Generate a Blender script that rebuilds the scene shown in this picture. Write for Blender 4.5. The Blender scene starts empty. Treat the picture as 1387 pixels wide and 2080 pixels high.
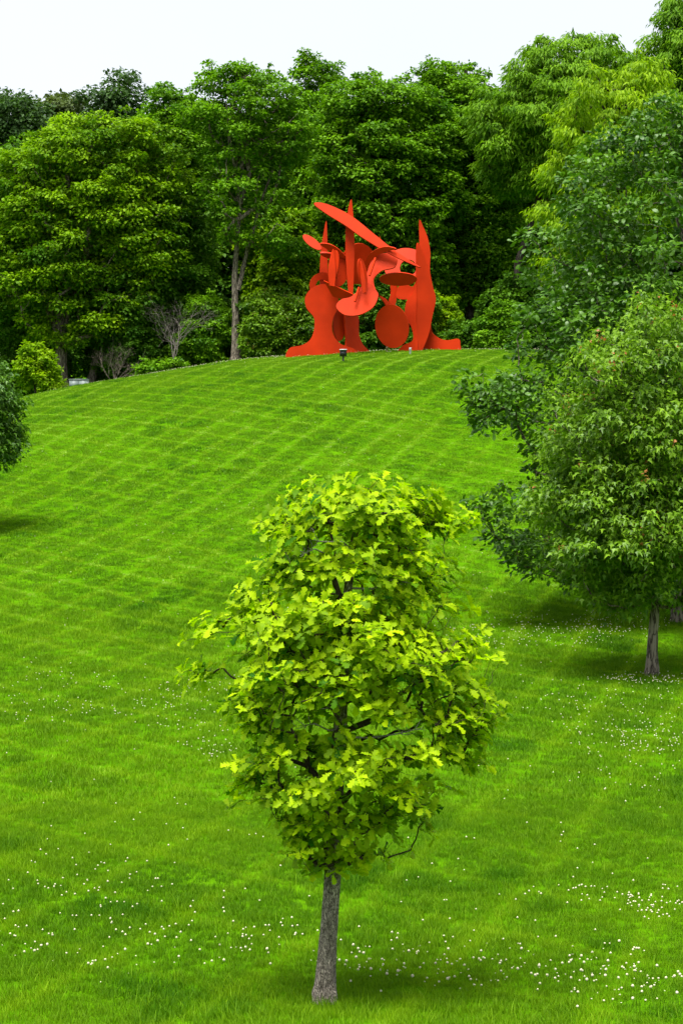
import bpy, math
import numpy as np
from mathutils import Vector

S = bpy.context.scene
COL = S.collection
RNG = np.random.default_rng(7)

# ------------------------------------------------------------------ camera
EYE = 1.65
F = 4032.0
PW, PH = 1387.0, 2080.0
HORIZON = 1200.0
PITCH = math.atan((HORIZON - PH / 2) / F)
cam_d = bpy.data.cameras.new('camera')
cam = bpy.data.objects.new('camera', cam_d)
COL.objects.link(cam)
cam_d.sensor_fit = 'VERTICAL'
cam_d.sensor_height = 36.0
cam_d.sensor_width = 24.0
cam_d.lens = 36.0 * F / PH
cam_d.clip_start = 0.1
cam_d.clip_end = 3000
cam.location = (0, 0, EYE)
cam.rotation_euler = (math.pi / 2 + PITCH, 0, 0)
S.camera = cam

# ------------------------------------------------------------------ sky, sun, exposure
SUN_EL, SUN_AZ = math.radians(71), math.radians(205)   # azimuth clockwise from +Y: behind the camera, a little to the left
W = bpy.data.worlds.new('World')
S.world = W
W.use_nodes = True
nt = W.node_tree
nt.nodes.clear()
out = nt.nodes.new('ShaderNodeOutputWorld')
bg = nt.nodes.new('ShaderNodeBackground')
sky = nt.nodes.new('ShaderNodeTexSky')
sky.sky_type = 'NISHITA'
sky.sun_disc = False
sky.sun_elevation = SUN_EL
sky.sun_rotation = SUN_AZ
sky.air_density = 1.0
sky.dust_density = 2.0
mul = nt.nodes.new('ShaderNodeMixRGB')          # nishita behind an even white cloud layer
mul.blend_type = 'MIX'
geo = nt.nodes.new('ShaderNodeTexCoord')
cn = nt.nodes.new('ShaderNodeTexNoise')
cn.inputs['Scale'].default_value = 2.2
cn.inputs['Detail'].default_value = 5
cr = nt.nodes.new('ShaderNodeMapRange')
cr.inputs['To Min'].default_value = 0.88
cr.inputs['To Max'].default_value = 1.10
cl = nt.nodes.new('ShaderNodeMixRGB')
cl.blend_type = 'MULTIPLY'
cl.inputs[0].default_value = 1.0
CLOUD = 1.35
cl.inputs[1].default_value = (CLOUD * 0.99, CLOUD, CLOUD * 1.015, 1)
nt.links.new(geo.outputs['Generated'], cn.inputs['Vector'])
nt.links.new(cn.outputs[0], cr.inputs['Value'])
nt.links.new(cr.outputs[0], cl.inputs[2])
mul.inputs[0].default_value = 0.93
nt.links.new(sky.outputs[0], mul.inputs[1])
nt.links.new(cl.outputs[0], mul.inputs[2])
nt.links.new(mul.outputs[0], bg.inputs['Color'])
bg.inputs['Strength'].default_value = 0.10
nt.links.new(bg.outputs[0], out.inputs['Surface'])

sun_d = bpy.data.lights.new('sun', 'SUN')
sun = bpy.data.objects.new('sun', sun_d)
COL.objects.link(sun)
sun_d.energy = 1.5
sun_d.angle = math.radians(32)
sun_d.color = (1.0, 0.965, 0.90)
sv = Vector((math.sin(SUN_AZ) * math.cos(SUN_EL), math.cos(SUN_AZ) * math.cos(SUN_EL), math.sin(SUN_EL)))
sun.rotation_euler = (-sv).to_track_quat('-Z', 'Y').to_euler()

S.view_settings.view_transform = 'Standard'
S.view_settings.look = 'None'
S.view_settings.gamma = 1.0
S.view_settings.exposure = 2.83
S.view_settings.use_curve_mapping = False
S.render.engine = 'CYCLES'
cy = S.cycles
cy.max_bounces = 6
cy.diffuse_bounces = 3
cy.glossy_bounces = 2
cy.transmission_bounces = 4
cy.transparent_max_bounces = 4
cy.caustics_reflective = False
cy.caustics_refractive = False
cy.use_denoising = True
cy.use_adaptive_sampling = True
cy.adaptive_threshold = 0.02

# ------------------------------------------------------------------ helpers
def value_noise(x, y, seed=0):
    x = np.asarray(x, float); y = np.asarray(y, float)
    xi = np.floor(x).astype(np.int64); yi = np.floor(y).astype(np.int64)
    fx = x - xi; fy = y - yi
    fx = fx * fx * (3 - 2 * fx); fy = fy * fy * (3 - 2 * fy)
    def h(a, b):
        n = (a * 374761393 + b * 668265263 + seed * 974711) & 0xffffffff
        n = ((n ^ (n >> 13)) * 1274126177) & 0xffffffff
        n = n ^ (n >> 16)
        return (n & 0xffff) / 65535.0
    a = h(xi, yi); b = h(xi + 1, yi); c = h(xi, yi + 1); d = h(xi + 1, yi + 1)
    return (a * (1 - fx) + b * fx) * (1 - fy) + (c * (1 - fx) + d * fx) * fy

def fbm(x, y, seed=0, octv=3):
    s = 0; a = 1; t = 0
    for k in range(octv):
        s = s + a * value_noise(x * 2 ** k, y * 2 ** k, seed + k * 17); t += a; a *= 0.5
    return s / t

_PD = np.array([-400, -40, 0, 6, 14, 22, 36, 55, 75, 90, 100, 108, 125, 160, 260, 900.])
_PZ = np.array([-2.0, -0.5, 0.0, -0.55, -1.23, -0.98, 0.15, 3.65, 8.90, 12.30, 13.70, 14.0, 14.1, 18.0, 38.0, 70.0])
def _pchip(xk, yk):
    h = np.diff(xk); dl = np.diff(yk) / h
    m = np.zeros_like(yk); m[0] = dl[0]; m[-1] = dl[-1]
    for i in range(1, len(yk) - 1):
        if dl[i - 1] * dl[i] > 0:
            w1 = 2 * h[i] + h[i - 1]; w2 = h[i] + 2 * h[i - 1]
            m[i] = (w1 + w2) / (w1 / dl[i - 1] + w2 / dl[i])
    return m
_PM = _pchip(_PD, _PZ)
def prof(y):
    y = np.clip(np.asarray(y, float), _PD[0], _PD[-1])
    i = np.clip(np.searchsorted(_PD, y) - 1, 0, len(_PD) - 2)
    h = _PD[i + 1] - _PD[i]; t = (y - _PD[i]) / h
    return ((1 + 2 * t) * (1 - t) ** 2 * _PZ[i] + t * (1 - t) ** 2 * h * _PM[i]
            + t * t * (3 - 2 * t) * _PZ[i + 1] + t * t * (t - 1) * h * _PM[i + 1])
def gz(x, y):
    x = np.asarray(x, float); y = np.asarray(y, float)
    k = 0.0062 * np.clip((y - 28) / 67, 0, 1) ** 1.2
    u = np.clip(4 - x, 0, None)
    drop = np.where(u < 26, u * u, 26 * 26 + 2 * 26 * (u - 26))
    drop = np.minimum(drop, 900) * np.clip((150 - y) / 40, 0, 1)
    bump = (fbm(x / 5.0 + 31, y / 5.0, 3, 2) - 0.5) * 0.16
    return prof(y) - k * drop + bump

CP, SP = math.cos(PITCH), math.sin(PITCH)
def ray(px, py):
    u = (np.asarray(px, float) - PW / 2) / F; v = (PH / 2 - np.asarray(py, float)) / F
    return u, CP - v * SP, SP + v * CP
def at(px, py, D):
    """world point seen at pixel (px, py) of the photograph, D metres ahead"""
    u, y, z = ray(px, py)
    return np.array([u / y * D, D, EYE + z / y * D])
def xat(px, D): return (px - PW / 2) / F * D
def zat(py, D): return at(PW / 2, py, D)[2]
_YS = np.concatenate([np.arange(9, 40, 0.1), np.arange(40, 104, 0.25)])
def ground_at(px, py, always=False):
    u, y, z = ray(px, py)
    X = u / y * _YS; Z = EYE + z / y * _YS
    G = gz(X, _YS)
    hit = np.nonzero(G >= Z)[0]
    if len(hit) == 0: return np.array([xat(px, 95.5), 95.5, float(gz(xat(px, 95.5), 95.5))]) if always else None
    D = _YS[hit[0]]
    return np.array([u / y * D, D, gz(u / y * D, D)])

def make_mesh(name, verts, faces, mat=None, tint=None, smooth=False):
    """verts (n,3); faces: (m,3) or (m,4) array, or a list of lists"""
    me = bpy.data.meshes.new(name)
    if isinstance(faces, np.ndarray):
        v = np.ascontiguousarray(verts, dtype=np.float32); f = np.ascontiguousarray(faces, dtype=np.int32)
        me.vertices.add(len(v)); me.vertices.foreach_set('co', v.ravel())
        k = f.shape[1]
        me.loops.add(f.size); me.loops.foreach_set('vertex_index', f.ravel())
        me.polygons.add(len(f))
        me.polygons.foreach_set('loop_start', np.arange(0, f.size, k, dtype=np.int32))
        me.polygons.foreach_set('loop_total', np.full(len(f), k, dtype=np.int32))
        me.update(calc_edges=True)
    else:
        me.from_pydata([tuple(p) for p in verts], [], faces)
        me.update()
    if tint is not None:
        a = me.attributes.new('tint', 'FLOAT', 'FACE')
        a.data.foreach_set('value', np.ascontiguousarray(tint, dtype=np.float32))
    if smooth:
        me.polygons.foreach_set('use_smooth', np.ones(len(me.polygons), dtype=bool))
    if mat: me.materials.append(mat)
    return me

def part(name, verts, faces, mat, parent=None, tint=None, smooth=False, kind=None):
    verts = np.asarray(verts, float)
    if parent is not None: verts = verts - world_of(parent)
    o = bpy.data.objects.new(name, make_mesh(name, verts, faces, mat, tint, smooth))
    COL.objects.link(o)
    if parent is not None: o.parent = parent
    if kind: o['kind'] = kind
    return o
def world_of(o):
    p = np.zeros(3)
    while o is not None:
        p += np.array(o.location); o = o.parent
    return p
def thing(name, label, cat, loc, group=None):
    o = bpy.data.objects.new(name, None); COL.objects.link(o)
    o.empty_display_size = 0.3
    o.location = tuple(float(v) for v in loc)
    o['label'] = label; o['category'] = cat
    if group: o['group'] = group
    return o

def norm(v): return v / np.maximum(np.linalg.norm(v, axis=-1, keepdims=True), 1e-9)

def tube(path, radii, sides=6, rng=None, rough=0.0, cap=True, fl=0):
    """one tapered tube along a polyline -> verts, quads"""
    P = np.asarray(path, float); n = len(P)
    T = norm(np.gradient(P, axis=0))
    ref = np.array([1.0, 0.15, 0.1]) if abs(T[0][0]) < 0.8 else np.array([0.1, 1.0, 0.1])
    A = norm(np.cross(T, ref)); B = np.cross(T, A)
    ang = np.arange(sides) / sides * 2 * math.pi
    R = np.asarray(radii, float)[:, None] * np.ones((1, sides))
    if rough and rng is not None: R = R * (1 + rough * rng.standard_normal((n, sides)))
    V = P[:, None] + R[:, :, None] * (np.cos(ang)[None, :, None] * A[:, None] + np.sin(ang)[None, :, None] * B[:, None])
    V = V.reshape(-1, 3)
    i = np.arange(n - 1)[:, None] * sides; j = np.arange(sides)[None, :]; j2 = (j + 1) % sides
    Q = np.stack([i + j, i + j2, i + sides + j2, i + sides + j], -1).reshape(-1, 4)
    return V, Q
class Geo:
    def __init__(s): s.v = []; s.f = []; s.n = 0
    def add(s, v, f): s.v.append(np.asarray(v, float)); s.f.append(np.asarray(f) + s.n); s.n += len(v)
    def get(s): return np.concatenate(s.v), np.concatenate(s.f)

def box_geo(c, size, taper=1.0):
    c = np.array(c, float); hx, hy, hz = np.array(size) / 2
    v = []
    for z, k in ((-hz, 1.0), (hz, taper)):
        for x, y in ((-hx, -hy), (hx, -hy), (hx, hy), (-hx, hy)): v.append((x * k, y * k, z))
    f = np.array([[3, 2, 1, 0], [4, 5, 6, 7], [0, 1, 5, 4], [1, 2, 6, 5], [2, 3, 7, 6], [3, 0, 4, 7]])
    return np.array(v) + c, f

# ------------------------------------------------------------------ materials
def new_mat(name):
    m = bpy.data.materials.new(name); m.use_nodes = True
    m.node_tree.nodes.clear()
    return m, m.node_tree.nodes, m.node_tree.links
def leaf_mat(name, dark, light, trans=0.4, rough=0.55, spec=0.10, attr='GEOMETRY', tcol=(1.15, 1.25, 0.5)):
    m, N, L = new_mat(name)
    o = N.new('ShaderNodeOutputMaterial'); a = N.new('ShaderNodeAttribute')
    a.attribute_name = 'tint'; a.attribute_type = attr
    mx = N.new('ShaderNodeMixRGB'); mx.inputs[1].default_value = (*dark, 1); mx.inputs[2].default_value = (*light, 1)
    L.new(a.outputs['Fac'], mx.inputs[0])
    p = N.new('ShaderNodeBsdfPrincipled')
    p.inputs['Roughness'].default_value = rough
    p.inputs['Specular IOR Level'].default_value = spec
    L.new(mx.outputs[0], p.inputs['Base Color'])
    t = N.new('ShaderNodeBsdfTranslucent')
    tm = N.new('ShaderNodeMixRGB'); tm.blend_type = 'MULTIPLY'; tm.inputs[0].default_value = 1
    tm.inputs[2].default_value = (*tcol, 1)
    L.new(mx.outputs[0], tm.inputs[1]); L.new(tm.outputs[0], t.inputs['Color'])
    s = N.new('ShaderNodeMixShader'); s.inputs[0].default_value = trans
    L.new(p.outputs[0], s.inputs[1]); L.new(t.outputs[0], s.inputs[2]); L.new(s.outputs[0], o.inputs['Surface'])
    return m
def bark_mat(name, c1, c2, scale=18.0, bump=0.6, stretch=0.18):
    m, N, L = new_mat(name)
    o = N.new('ShaderNodeOutputMaterial'); p = N.new('ShaderNodeBsdfPrincipled')
    tc = N.new('ShaderNodeTexCoord'); mp = N.new('ShaderNodeMapping'); mp.inputs['Scale'].default_value = (1, 1, stretch)
    L.new(tc.outputs['Object'], mp.inputs['Vector'])
    v = N.new('ShaderNodeTexVoronoi'); v.feature = 'DISTANCE_TO_EDGE'; v.inputs['Scale'].default_value = scale
    n = N.new('ShaderNodeTexNoise'); n.inputs['Scale'].default_value = scale * 1.7; n.inputs['Detail'].default_value = 6
    wp = N.new('ShaderNodeMixRGB'); wp.blend_type = 'ADD'; wp.inputs[0].default_value = 0.25
    L.new(mp.outputs[0], n.inputs['Vector']); L.new(mp.outputs[0], wp.inputs[1]); L.new(n.outputs['Color'], wp.inputs[2])
    L.new(wp.outputs[0], v.inputs['Vector'])
    mr = N.new('ShaderNodeMapRange'); mr.inputs['From Max'].default_value = 0.22
    L.new(v.outputs['Distance'], mr.inputs['Value'])
    mm = N.new('ShaderNodeMath'); mm.operation = 'MULTIPLY'
    L.new(mr.outputs[0], mm.inputs[0]); L.new(n.outputs[0], mm.inputs[1])
    rp = N.new('ShaderNodeValToRGB'); rp.color_ramp.elements[0].color = (*c1, 1); rp.color_ramp.elements[1].color = (*c2, 1)
    rp.color_ramp.elements[0].position = 0.05; rp.color_ramp.elements[1].position = 0.42
    L.new(mm.outputs[0], rp.inputs[0]); L.new(rp.outputs[0], p.inputs['Base Color'])
    b = N.new('ShaderNodeBump'); b.inputs['Strength'].default_value = bump; b.inputs['Distance'].default_value = 0.02
    L.new(mm.outputs[0], b.inputs['Height']); L.new(b.outputs[0], p.inputs['Normal'])
    p.inputs['Roughness'].default_value = 0.9; p.inputs['Specular IOR Level'].default_value = 0.1
    L.new(p.outputs[0], o.inputs['Surface'])
    return m
def paint_mat(name, col, rough=0.5, spec=0.3, var=0.12, scale=3.0, metal=0.0):
    m, N, L = new_mat(name)
    o = N.new('ShaderNodeOutputMaterial'); p = N.new('ShaderNodeBsdfPrincipled')
    tc = N.new('ShaderNodeTexCoord'); n = N.new('ShaderNodeTexNoise')
    n.inputs['Scale'].default_value = scale; n.inputs['Detail'].default_value = 8
    L.new(tc.outputs['Object'], n.inputs['Vector'])
    r = N.new('ShaderNodeValToRGB')
    r.color_ramp.elements[0].position = 0.3; r.color_ramp.elements[1].position = 0.7
    r.color_ramp.elements[0].color = (*[c * (1 - var) for c in col], 1)
    r.color_ramp.elements[1].color = (*[min(1, c * (1 + var)) for c in col], 1)
    L.new(n.outputs[0], r.inputs[0]); L.new(r.outputs[0], p.inputs['Base Color'])
    p.inputs['Roughness'].default_value = rough; p.inputs['Specular IOR Level'].default_value = spec
    p.inputs['Metallic'].default_value = metal
    L.new(p.outputs[0], o.inputs['Surface'])
    return m

M_BRIGHT = leaf_mat('bright_leaves', (0.045, 0.130, 0.002), (0.230, 0.390, 0.003), 0.35)
M_MID = leaf_mat('mid_leaves', (0.038, 0.120, 0.003), (0.160, 0.330, 0.006), 0.35)
M_DARK = leaf_mat('dark_leaves', (0.026, 0.085, 0.004), (0.100, 0.225, 0.009), 0.3)
M_LOCUST = leaf_mat('feathery_leaves', (0.060, 0.155, 0.004), (0.175, 0.340, 0.008), 0.4)
M_YELLOW = leaf_mat('yellow_green_leaves', (0.090, 0.200, 0.003), (0.270, 0.420, 0.004), 0.45)
M_FAR = leaf_mat('distant_leaves', (0.026, 0.062, 0.016), (0.060, 0.120, 0.028), 0.3)  # distance haze put into the leaf colour: bluer and less saturated
M_FAROLIVE = leaf_mat('distant_olive_leaves', (0.050, 0.080, 0.022), (0.095, 0.135, 0.040), 0.3)  # olive leaves, dulled by haze mixed into their colour
M_OAKR = leaf_mat('glossy_oak_leaves', (0.022, 0.080, 0.004), (0.098, 0.215, 0.014), 0.3, 0.42, 0.25)
M_MAPLE = leaf_mat('red_maple_leaves', (0.045, 0.120, 0.004), (0.175, 0.320, 0.010), 0.35, 0.45, 0.25)
M_TIP = leaf_mat('reddish_young_leaves', (0.34, 0.12, 0.04), (0.46, 0.20, 0.06), 0.4, 0.5, 0.3, tcol=(1, 0.9, 0.6))
M_PINKTIP = leaf_mat('pinkish_young_leaves', (0.20, 0.15, 0.04), (0.34, 0.24, 0.07), 0.4, 0.5, 0.3, tcol=(1, 0.9, 0.6))
M_LIGHT = leaf_mat('pale_young_leaves', (0.095, 0.200, 0.008), (0.190, 0.330, 0.020), 0.4)
M_HERO = leaf_mat('young_oak_leaves', (0.024, 0.115, 0.001), (0.380, 0.530, 0.002), 0.42, 0.55, 0.08, tcol=(1.05, 1.3, 0.3))
M_BARK = bark_mat('grey_brown_bark', (0.040, 0.032, 0.025), (0.21, 0.175, 0.14), 9.0, 0.8)
M_BARKDK = bark_mat('dark_bark', (0.012, 0.010, 0.008), (0.060, 0.050, 0.040), 9.0, 0.8)
M_TRUNK = bark_mat('grey_oak_bark', (0.055, 0.045, 0.035), (0.47, 0.405, 0.34), 30.0, 1.0, 0.20)
M_TWIG = bark_mat('dark_twig_bark', (0.020, 0.015, 0.010), (0.085, 0.065, 0.045), 40.0, 0.5)
M_DEAD = bark_mat('dead_grey_wood', (0.14, 0.125, 0.11), (0.34, 0.31, 0.28), 30.0, 0.4)
M_GREYWOOD = bark_mat('weathered_grey_wood', (0.07, 0.062, 0.052), (0.18, 0.16, 0.14), 30.0, 0.4)
M_RED = paint_mat('red_orange_paint', (0.45, 0.026, 0.003), 0.5, 0.08, 0.16, 0.9)
M_BLACK = paint_mat('black_metal', (0.018, 0.019, 0.022), 0.4, 0.4)
M_GREYBOX = paint_mat('grey_green_metal', (0.16, 0.20, 0.19), 0.5, 0.4)
M_WHITE = paint_mat('white_plastic', (0.45, 0.46, 0.48), 0.5, 0.4)
M_TAN = paint_mat('tan_wood', (0.30, 0.22, 0.13), 0.8, 0.2)
M_STONE = paint_mat('pale_stone', (0.36, 0.34, 0.31), 0.9, 0.2, 0.3, 20)
M_FLOWER = paint_mat('clover_white', (0.50, 0.47, 0.33), 0.8, 0.1, 0.1, 200)
M_GRASS = leaf_mat('grass_blades', (0.045, 0.155, 0.001), (0.200, 0.370, 0.003), 0.35, 0.6, 0.08, 'INSTANCER')

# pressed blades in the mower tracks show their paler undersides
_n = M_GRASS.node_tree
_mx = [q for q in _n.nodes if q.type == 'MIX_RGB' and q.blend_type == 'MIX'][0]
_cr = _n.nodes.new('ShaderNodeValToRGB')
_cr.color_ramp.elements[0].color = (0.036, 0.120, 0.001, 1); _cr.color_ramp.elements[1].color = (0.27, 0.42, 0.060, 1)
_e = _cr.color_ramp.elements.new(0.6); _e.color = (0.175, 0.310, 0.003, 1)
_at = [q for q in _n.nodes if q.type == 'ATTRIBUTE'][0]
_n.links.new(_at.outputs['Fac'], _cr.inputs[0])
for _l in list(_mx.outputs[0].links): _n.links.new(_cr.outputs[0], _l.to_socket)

# ------------------------------------------------------------------ the lawn
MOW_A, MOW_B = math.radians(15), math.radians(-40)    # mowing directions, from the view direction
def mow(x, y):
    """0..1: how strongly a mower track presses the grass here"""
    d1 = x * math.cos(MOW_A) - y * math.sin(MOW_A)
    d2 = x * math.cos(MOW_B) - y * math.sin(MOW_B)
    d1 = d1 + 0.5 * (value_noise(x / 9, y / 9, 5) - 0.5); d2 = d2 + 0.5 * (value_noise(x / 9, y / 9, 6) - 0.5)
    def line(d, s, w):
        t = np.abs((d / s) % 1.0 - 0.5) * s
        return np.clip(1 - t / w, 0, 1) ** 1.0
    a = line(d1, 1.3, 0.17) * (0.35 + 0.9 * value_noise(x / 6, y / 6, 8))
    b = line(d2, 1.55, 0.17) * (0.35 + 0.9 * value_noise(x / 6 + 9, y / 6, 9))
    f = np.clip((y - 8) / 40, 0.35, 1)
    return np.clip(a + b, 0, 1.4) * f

xs = np.concatenate([np.linspace(-500, -60, 12), np.linspace(-50, -22, 15), np.arange(-20, 20.01, 0.5), np.linspace(22, 50, 15), np.linspace(60, 500, 12)])
ys = np.concatenate([np.linspace(-300, -12, 10), np.arange(-10, 8, 1.0), np.arange(8, 116, 0.5), np.linspace(117, 180, 22), np.linspace(200, 1200, 14)])
GX, GY = np.meshgrid(xs, ys)
gv = np.stack([GX.ravel(), GY.ravel(), gz(GX.ravel(), GY.ravel())], -1)
nx, ny = len(xs), len(ys)
ii = (np.arange(ny - 1)[:, None] * nx + np.arange(nx - 1)[None, :]).ravel()
gf = np.stack([ii, ii + 1, ii + nx + 1, ii + nx], -1)
m, N, L = new_mat('lawn_soil_and_thatch')
o_ = N.new('ShaderNodeOutputMaterial'); p_ = N.new('ShaderNodeBsdfPrincipled')
tc = N.new('ShaderNodeTexCoord'); n1 = N.new('ShaderNodeTexNoise'); n1.inputs['Scale'].default_value = 1.2; n1.inputs['Detail'].default_value = 9
n1.inputs['Roughness'].default_value = 0.75
rp = N.new('ShaderNodeValToRGB')
rp.color_ramp.elements[0].position = 0.3; rp.color_ramp.elements[0].color = (0.030, 0.100, 0.001, 1)
rp.color_ramp.elements[1].position = 0.75; rp.color_ramp.elements[1].color = (0.075, 0.190, 0.002, 1)
L.new(tc.outputs['Object'], n1.inputs['Vector']); L.new(n1.outputs[0], rp.inputs[0]); L.new(rp.outputs[0], p_.inputs['Base Color'])
p_.inputs['Roughness'].default_value = 1.0; p_.inputs['Specular IOR Level'].default_value = 0.0
L.new(p_.outputs[0], o_.inputs['Surface'])
lawn = part('lawn', gv, gf, m, smooth=True)
lawn['kind'] = 'structure'
lawn['label'] = 'mown green hillside lawn with diagonal mower tracks'

# grass tufts, three sizes for three distances
TUFTS = bpy.data.collections.new('tufts')
def tuft(name, rad, hmin, hmax, nb, w, segs, lean, rng):
    V = []; Fq = []; n = 0
    for b in range(nb):
        r = rad * math.sqrt(rng.random()); a = rng.random() * 2 * math.pi
        p = np.array([r * math.cos(a), r * math.sin(a), -0.01])
        h = rng.uniform(hmin, hmax); ha = rng.random() * 2 * math.pi
        d = np.array([math.cos(ha), math.sin(ha), 0]); ln = lean * rng.uniform(0.3, 1.3)
        side = np.array([-d[1], d[0], 0]) if rng.random() < 0.5 else np.array([math.cos(ha + 1), math.sin(ha + 1), 0])
        for k in range(segs + 1):
            t = k / segs
            c = p + d * h * ln * t * t + np.array([0, 0, h * t * (1 - 0.25 * ln * t)])
            ww = w * (1 - t) ** 0.7 * (0.8 + 0.4 * rng.random())
            V += [c - side * ww / 2, c + side * ww / 2]
        for k in range(segs): Fq.append([n + 2 * k, n + 2 * k + 1, n + 2 * k + 3, n + 2 * k + 2])
        n += 2 * (segs + 1)
    me = make_mesh(name, np.array(V), np.array(Fq), M_GRASS)
    o = bpy.data.objects.new(name, me); TUFTS.objects.link(o)
r0 = np.random.default_rng(3)
for k in range(4): tuft('a_tuft_%d' % k, 0.055, 0.040, 0.085, 17, 0.0048, 3, 0.5, r0)
for k in range(3): tuft('b_tuft_%d' % k, 0.12, 0.045, 0.090, 26, 0.0085, 2, 0.55, r0)
for k in range(3): tuft('c_tuft_%d' % k, 0.15, 0.035, 0.065, 26, 0.016, 1, 0.6, r0)

for k in range(3): tuft('d_tuft_%d' % k, 0.10, 0.07, 0.13, 4, 0.0050, 4, 0.9, r0)

def scatter(d0, d1, dens, rng):
    area = 0.36 * (d1 * d1 - d0 * d0) / 2 + 1.6 * (d1 - d0)
    n = int(area * dens)
    # uniform over the wedge seen by the camera plus a margin
    D = np.sqrt(rng.random(n) * (d1 * d1 - d0 * d0) + d0 * d0)
    X = (rng.random(n) - 0.5) * (0.36 * D + 1.6)
    return X, D
gx, gy, gs, gvn = [], [], [], []
for (d0, d1, dens, lo, hi, sc) in ((10.2, 24, 330, 0, 4, 1.0), (24, 47, 95, 4, 7, 1.0), (47, 101, 75, 7, 10, 1.0), (10.2, 26, 26, 10, 13, 1.0)):
    X, D = scatter(d0, d1, dens, RNG)
    gx.append(X); gy.append(D); gs.append(np.full(len(X), sc)); gvn.append(RNG.integers(lo, hi, len(X)))
gx = np.concatenate(gx); gy = np.concatenate(gy); gs = np.concatenate(gs); gvn = np.concatenate(gvn)
mw = mow(gx, gy)
ln = fbm(gx / 2.2, gy / 3.5, 21, 3); hn = fbm(gx / 0.7, gy / 0.9, 22, 2)
dk = np.clip((fbm(gx / 1.1, gy / 1.6, 23, 2) - 0.70) / 0.1, 0, 1)      # darker, longer clumps of another grass
tint = 0.36 + 0.55 * (ln - 0.5) + 0.15 * (hn - 0.5) + RNG.normal(0, 0.08, len(gx)) - 0.22 * dk
tint = np.where(gvn >= 10, tint + 0.22, tint)
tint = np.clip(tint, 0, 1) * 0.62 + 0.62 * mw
scl = gs * (0.75 + 0.55 * hn) * RNG.uniform(0.8, 1.2, len(gx)) * (1 - 0.22 * np.clip(mw, 0, 1)) * (1 + 0.25 * dk)
gpts = np.stack([gx, gy, gz(gx, gy)], -1)
me = bpy.data.meshes.new('grass'); me.vertices.add(len(gpts)); me.vertices.foreach_set('co', gpts.astype(np.float32).ravel())
def pattr(name, typ, vals, key='value'):
    a = me.attributes.new(name, typ, 'POINT'); a.data.foreach_set(key, np.ascontiguousarray(vals).ravel())
pattr('tint', 'FLOAT', np.clip(tint, 0, 1).astype(np.float32))
pattr('size', 'FLOAT', scl.astype(np.float32))
pattr('variant', 'INT', gvn.astype(np.int32))
rot = np.stack([RNG.normal(0, 0.14, len(gx)), RNG.normal(0, 0.14, len(gx)), RNG.random(len(gx)) * 6.283], -1)
pattr('turn', 'FLOAT_VECTOR', rot.astype(np.float32), 'vector')
me.update()
grass = bpy.data.objects.new('grass', me); COL.objects.link(grass)
grass['kind'] = 'stuff'; grass['label'] = 'fresh green mown grass covering the hillside'; grass['category'] = 'grass'
me.materials.append(M_GRASS)
ng = bpy.data.node_groups.new('grass_scatter', 'GeometryNodeTree')
ng.interface.new_socket('Geometry', in_out='INPUT', socket_type='NodeSocketGeometry')
ng.interface.new_socket('Geometry', in_out='OUTPUT', socket_type='NodeSocketGeometry')
gi = ng.nodes.new('NodeGroupInput'); go = ng.nodes.new('NodeGroupOutput')
iop = ng.nodes.new('GeometryNodeInstanceOnPoints'); ci = ng.nodes.new('GeometryNodeCollectionInfo')
ci.inputs['Collection'].default_value = TUFTS
ci.inputs['Separate Children'].default_value = True; ci.inputs['Reset Children'].default_value = True
iop.inputs['Pick Instance'].default_value = True
def named(nm, typ):
    q = ng.nodes.new('GeometryNodeInputNamedAttribute'); q.data_type = typ; q.inputs['Name'].default_value = nm
    return q.outputs['Attribute']
ng.links.new(gi.outputs[0], iop.inputs['Points']); ng.links.new(ci.outputs[0], iop.inputs['Instance'])
ng.links.new(named('variant', 'INT'), iop.inputs['Instance Index'])
ng.links.new(named('size', 'FLOAT'), iop.inputs['Scale'])
e2r = ng.nodes.new('FunctionNodeEulerToRotation')
ng.links.new(named('turn', 'FLOAT_VECTOR'), e2r.inputs[0]); ng.links.new(e2r.outputs[0], iop.inputs['Rotation'])
ng.links.new(iop.outputs[0], go.inputs[0])
md = grass.modifiers.new('scatter', 'NODES'); md.node_group = ng

# ------------------------------------------------------------------ foliage
LEAFSHAPE = {
    # (along, across, up) per vertex, triangles
    'diamond': (np.array([[0, 0, 0], [0.45, 0.34, 0.10], [1, 0, -0.06], [0.45, -0.34, 0.10]]), np.array([[0, 2, 1], [0, 3, 2]])),
    'oval': (np.array([[0, 0, 0], [0.3, 0.22, 0.05], [0.72, 0.24, 0.03], [1, 0, -0.12], [0.72, -0.24, 0.03], [0.3, -0.22, 0.05]]),
             np.array([[0, 5, 1], [1, 5, 4], [1, 4, 2], [2, 4, 3]])),
    'lobed': (np.array([[0, 0, 0], [0.28, 0.42, 0.0], [0.42, 0.16, 0.04], [1, 0, -0.15], [0.42, -0.16, 0.04], [0.28, -0.42, 0.0]]),
              np.array([[0, 2, 1], [0, 3, 2], [0, 4, 3], [0, 5, 4]])),
    'plume': (np.array([[0, 0, 0], [0.5, 0.15, 0.02], [1, 0, -0.22], [0.5, -0.15, 0.02]]), np.array([[0, 2, 1], [0, 3, 2]])),
    'spray': (np.array([[0, 0, 0], [0.35, 0.13, 0.05], [0.75, 0.10, -0.08], [1, 0, -0.25], [0.75, -0.10, -0.08], [0.35, -0.13, 0.05]]),
              np.array([[0, 5, 1], [1, 5, 4], [1, 4, 2], [2, 4, 3]])),
}
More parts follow.
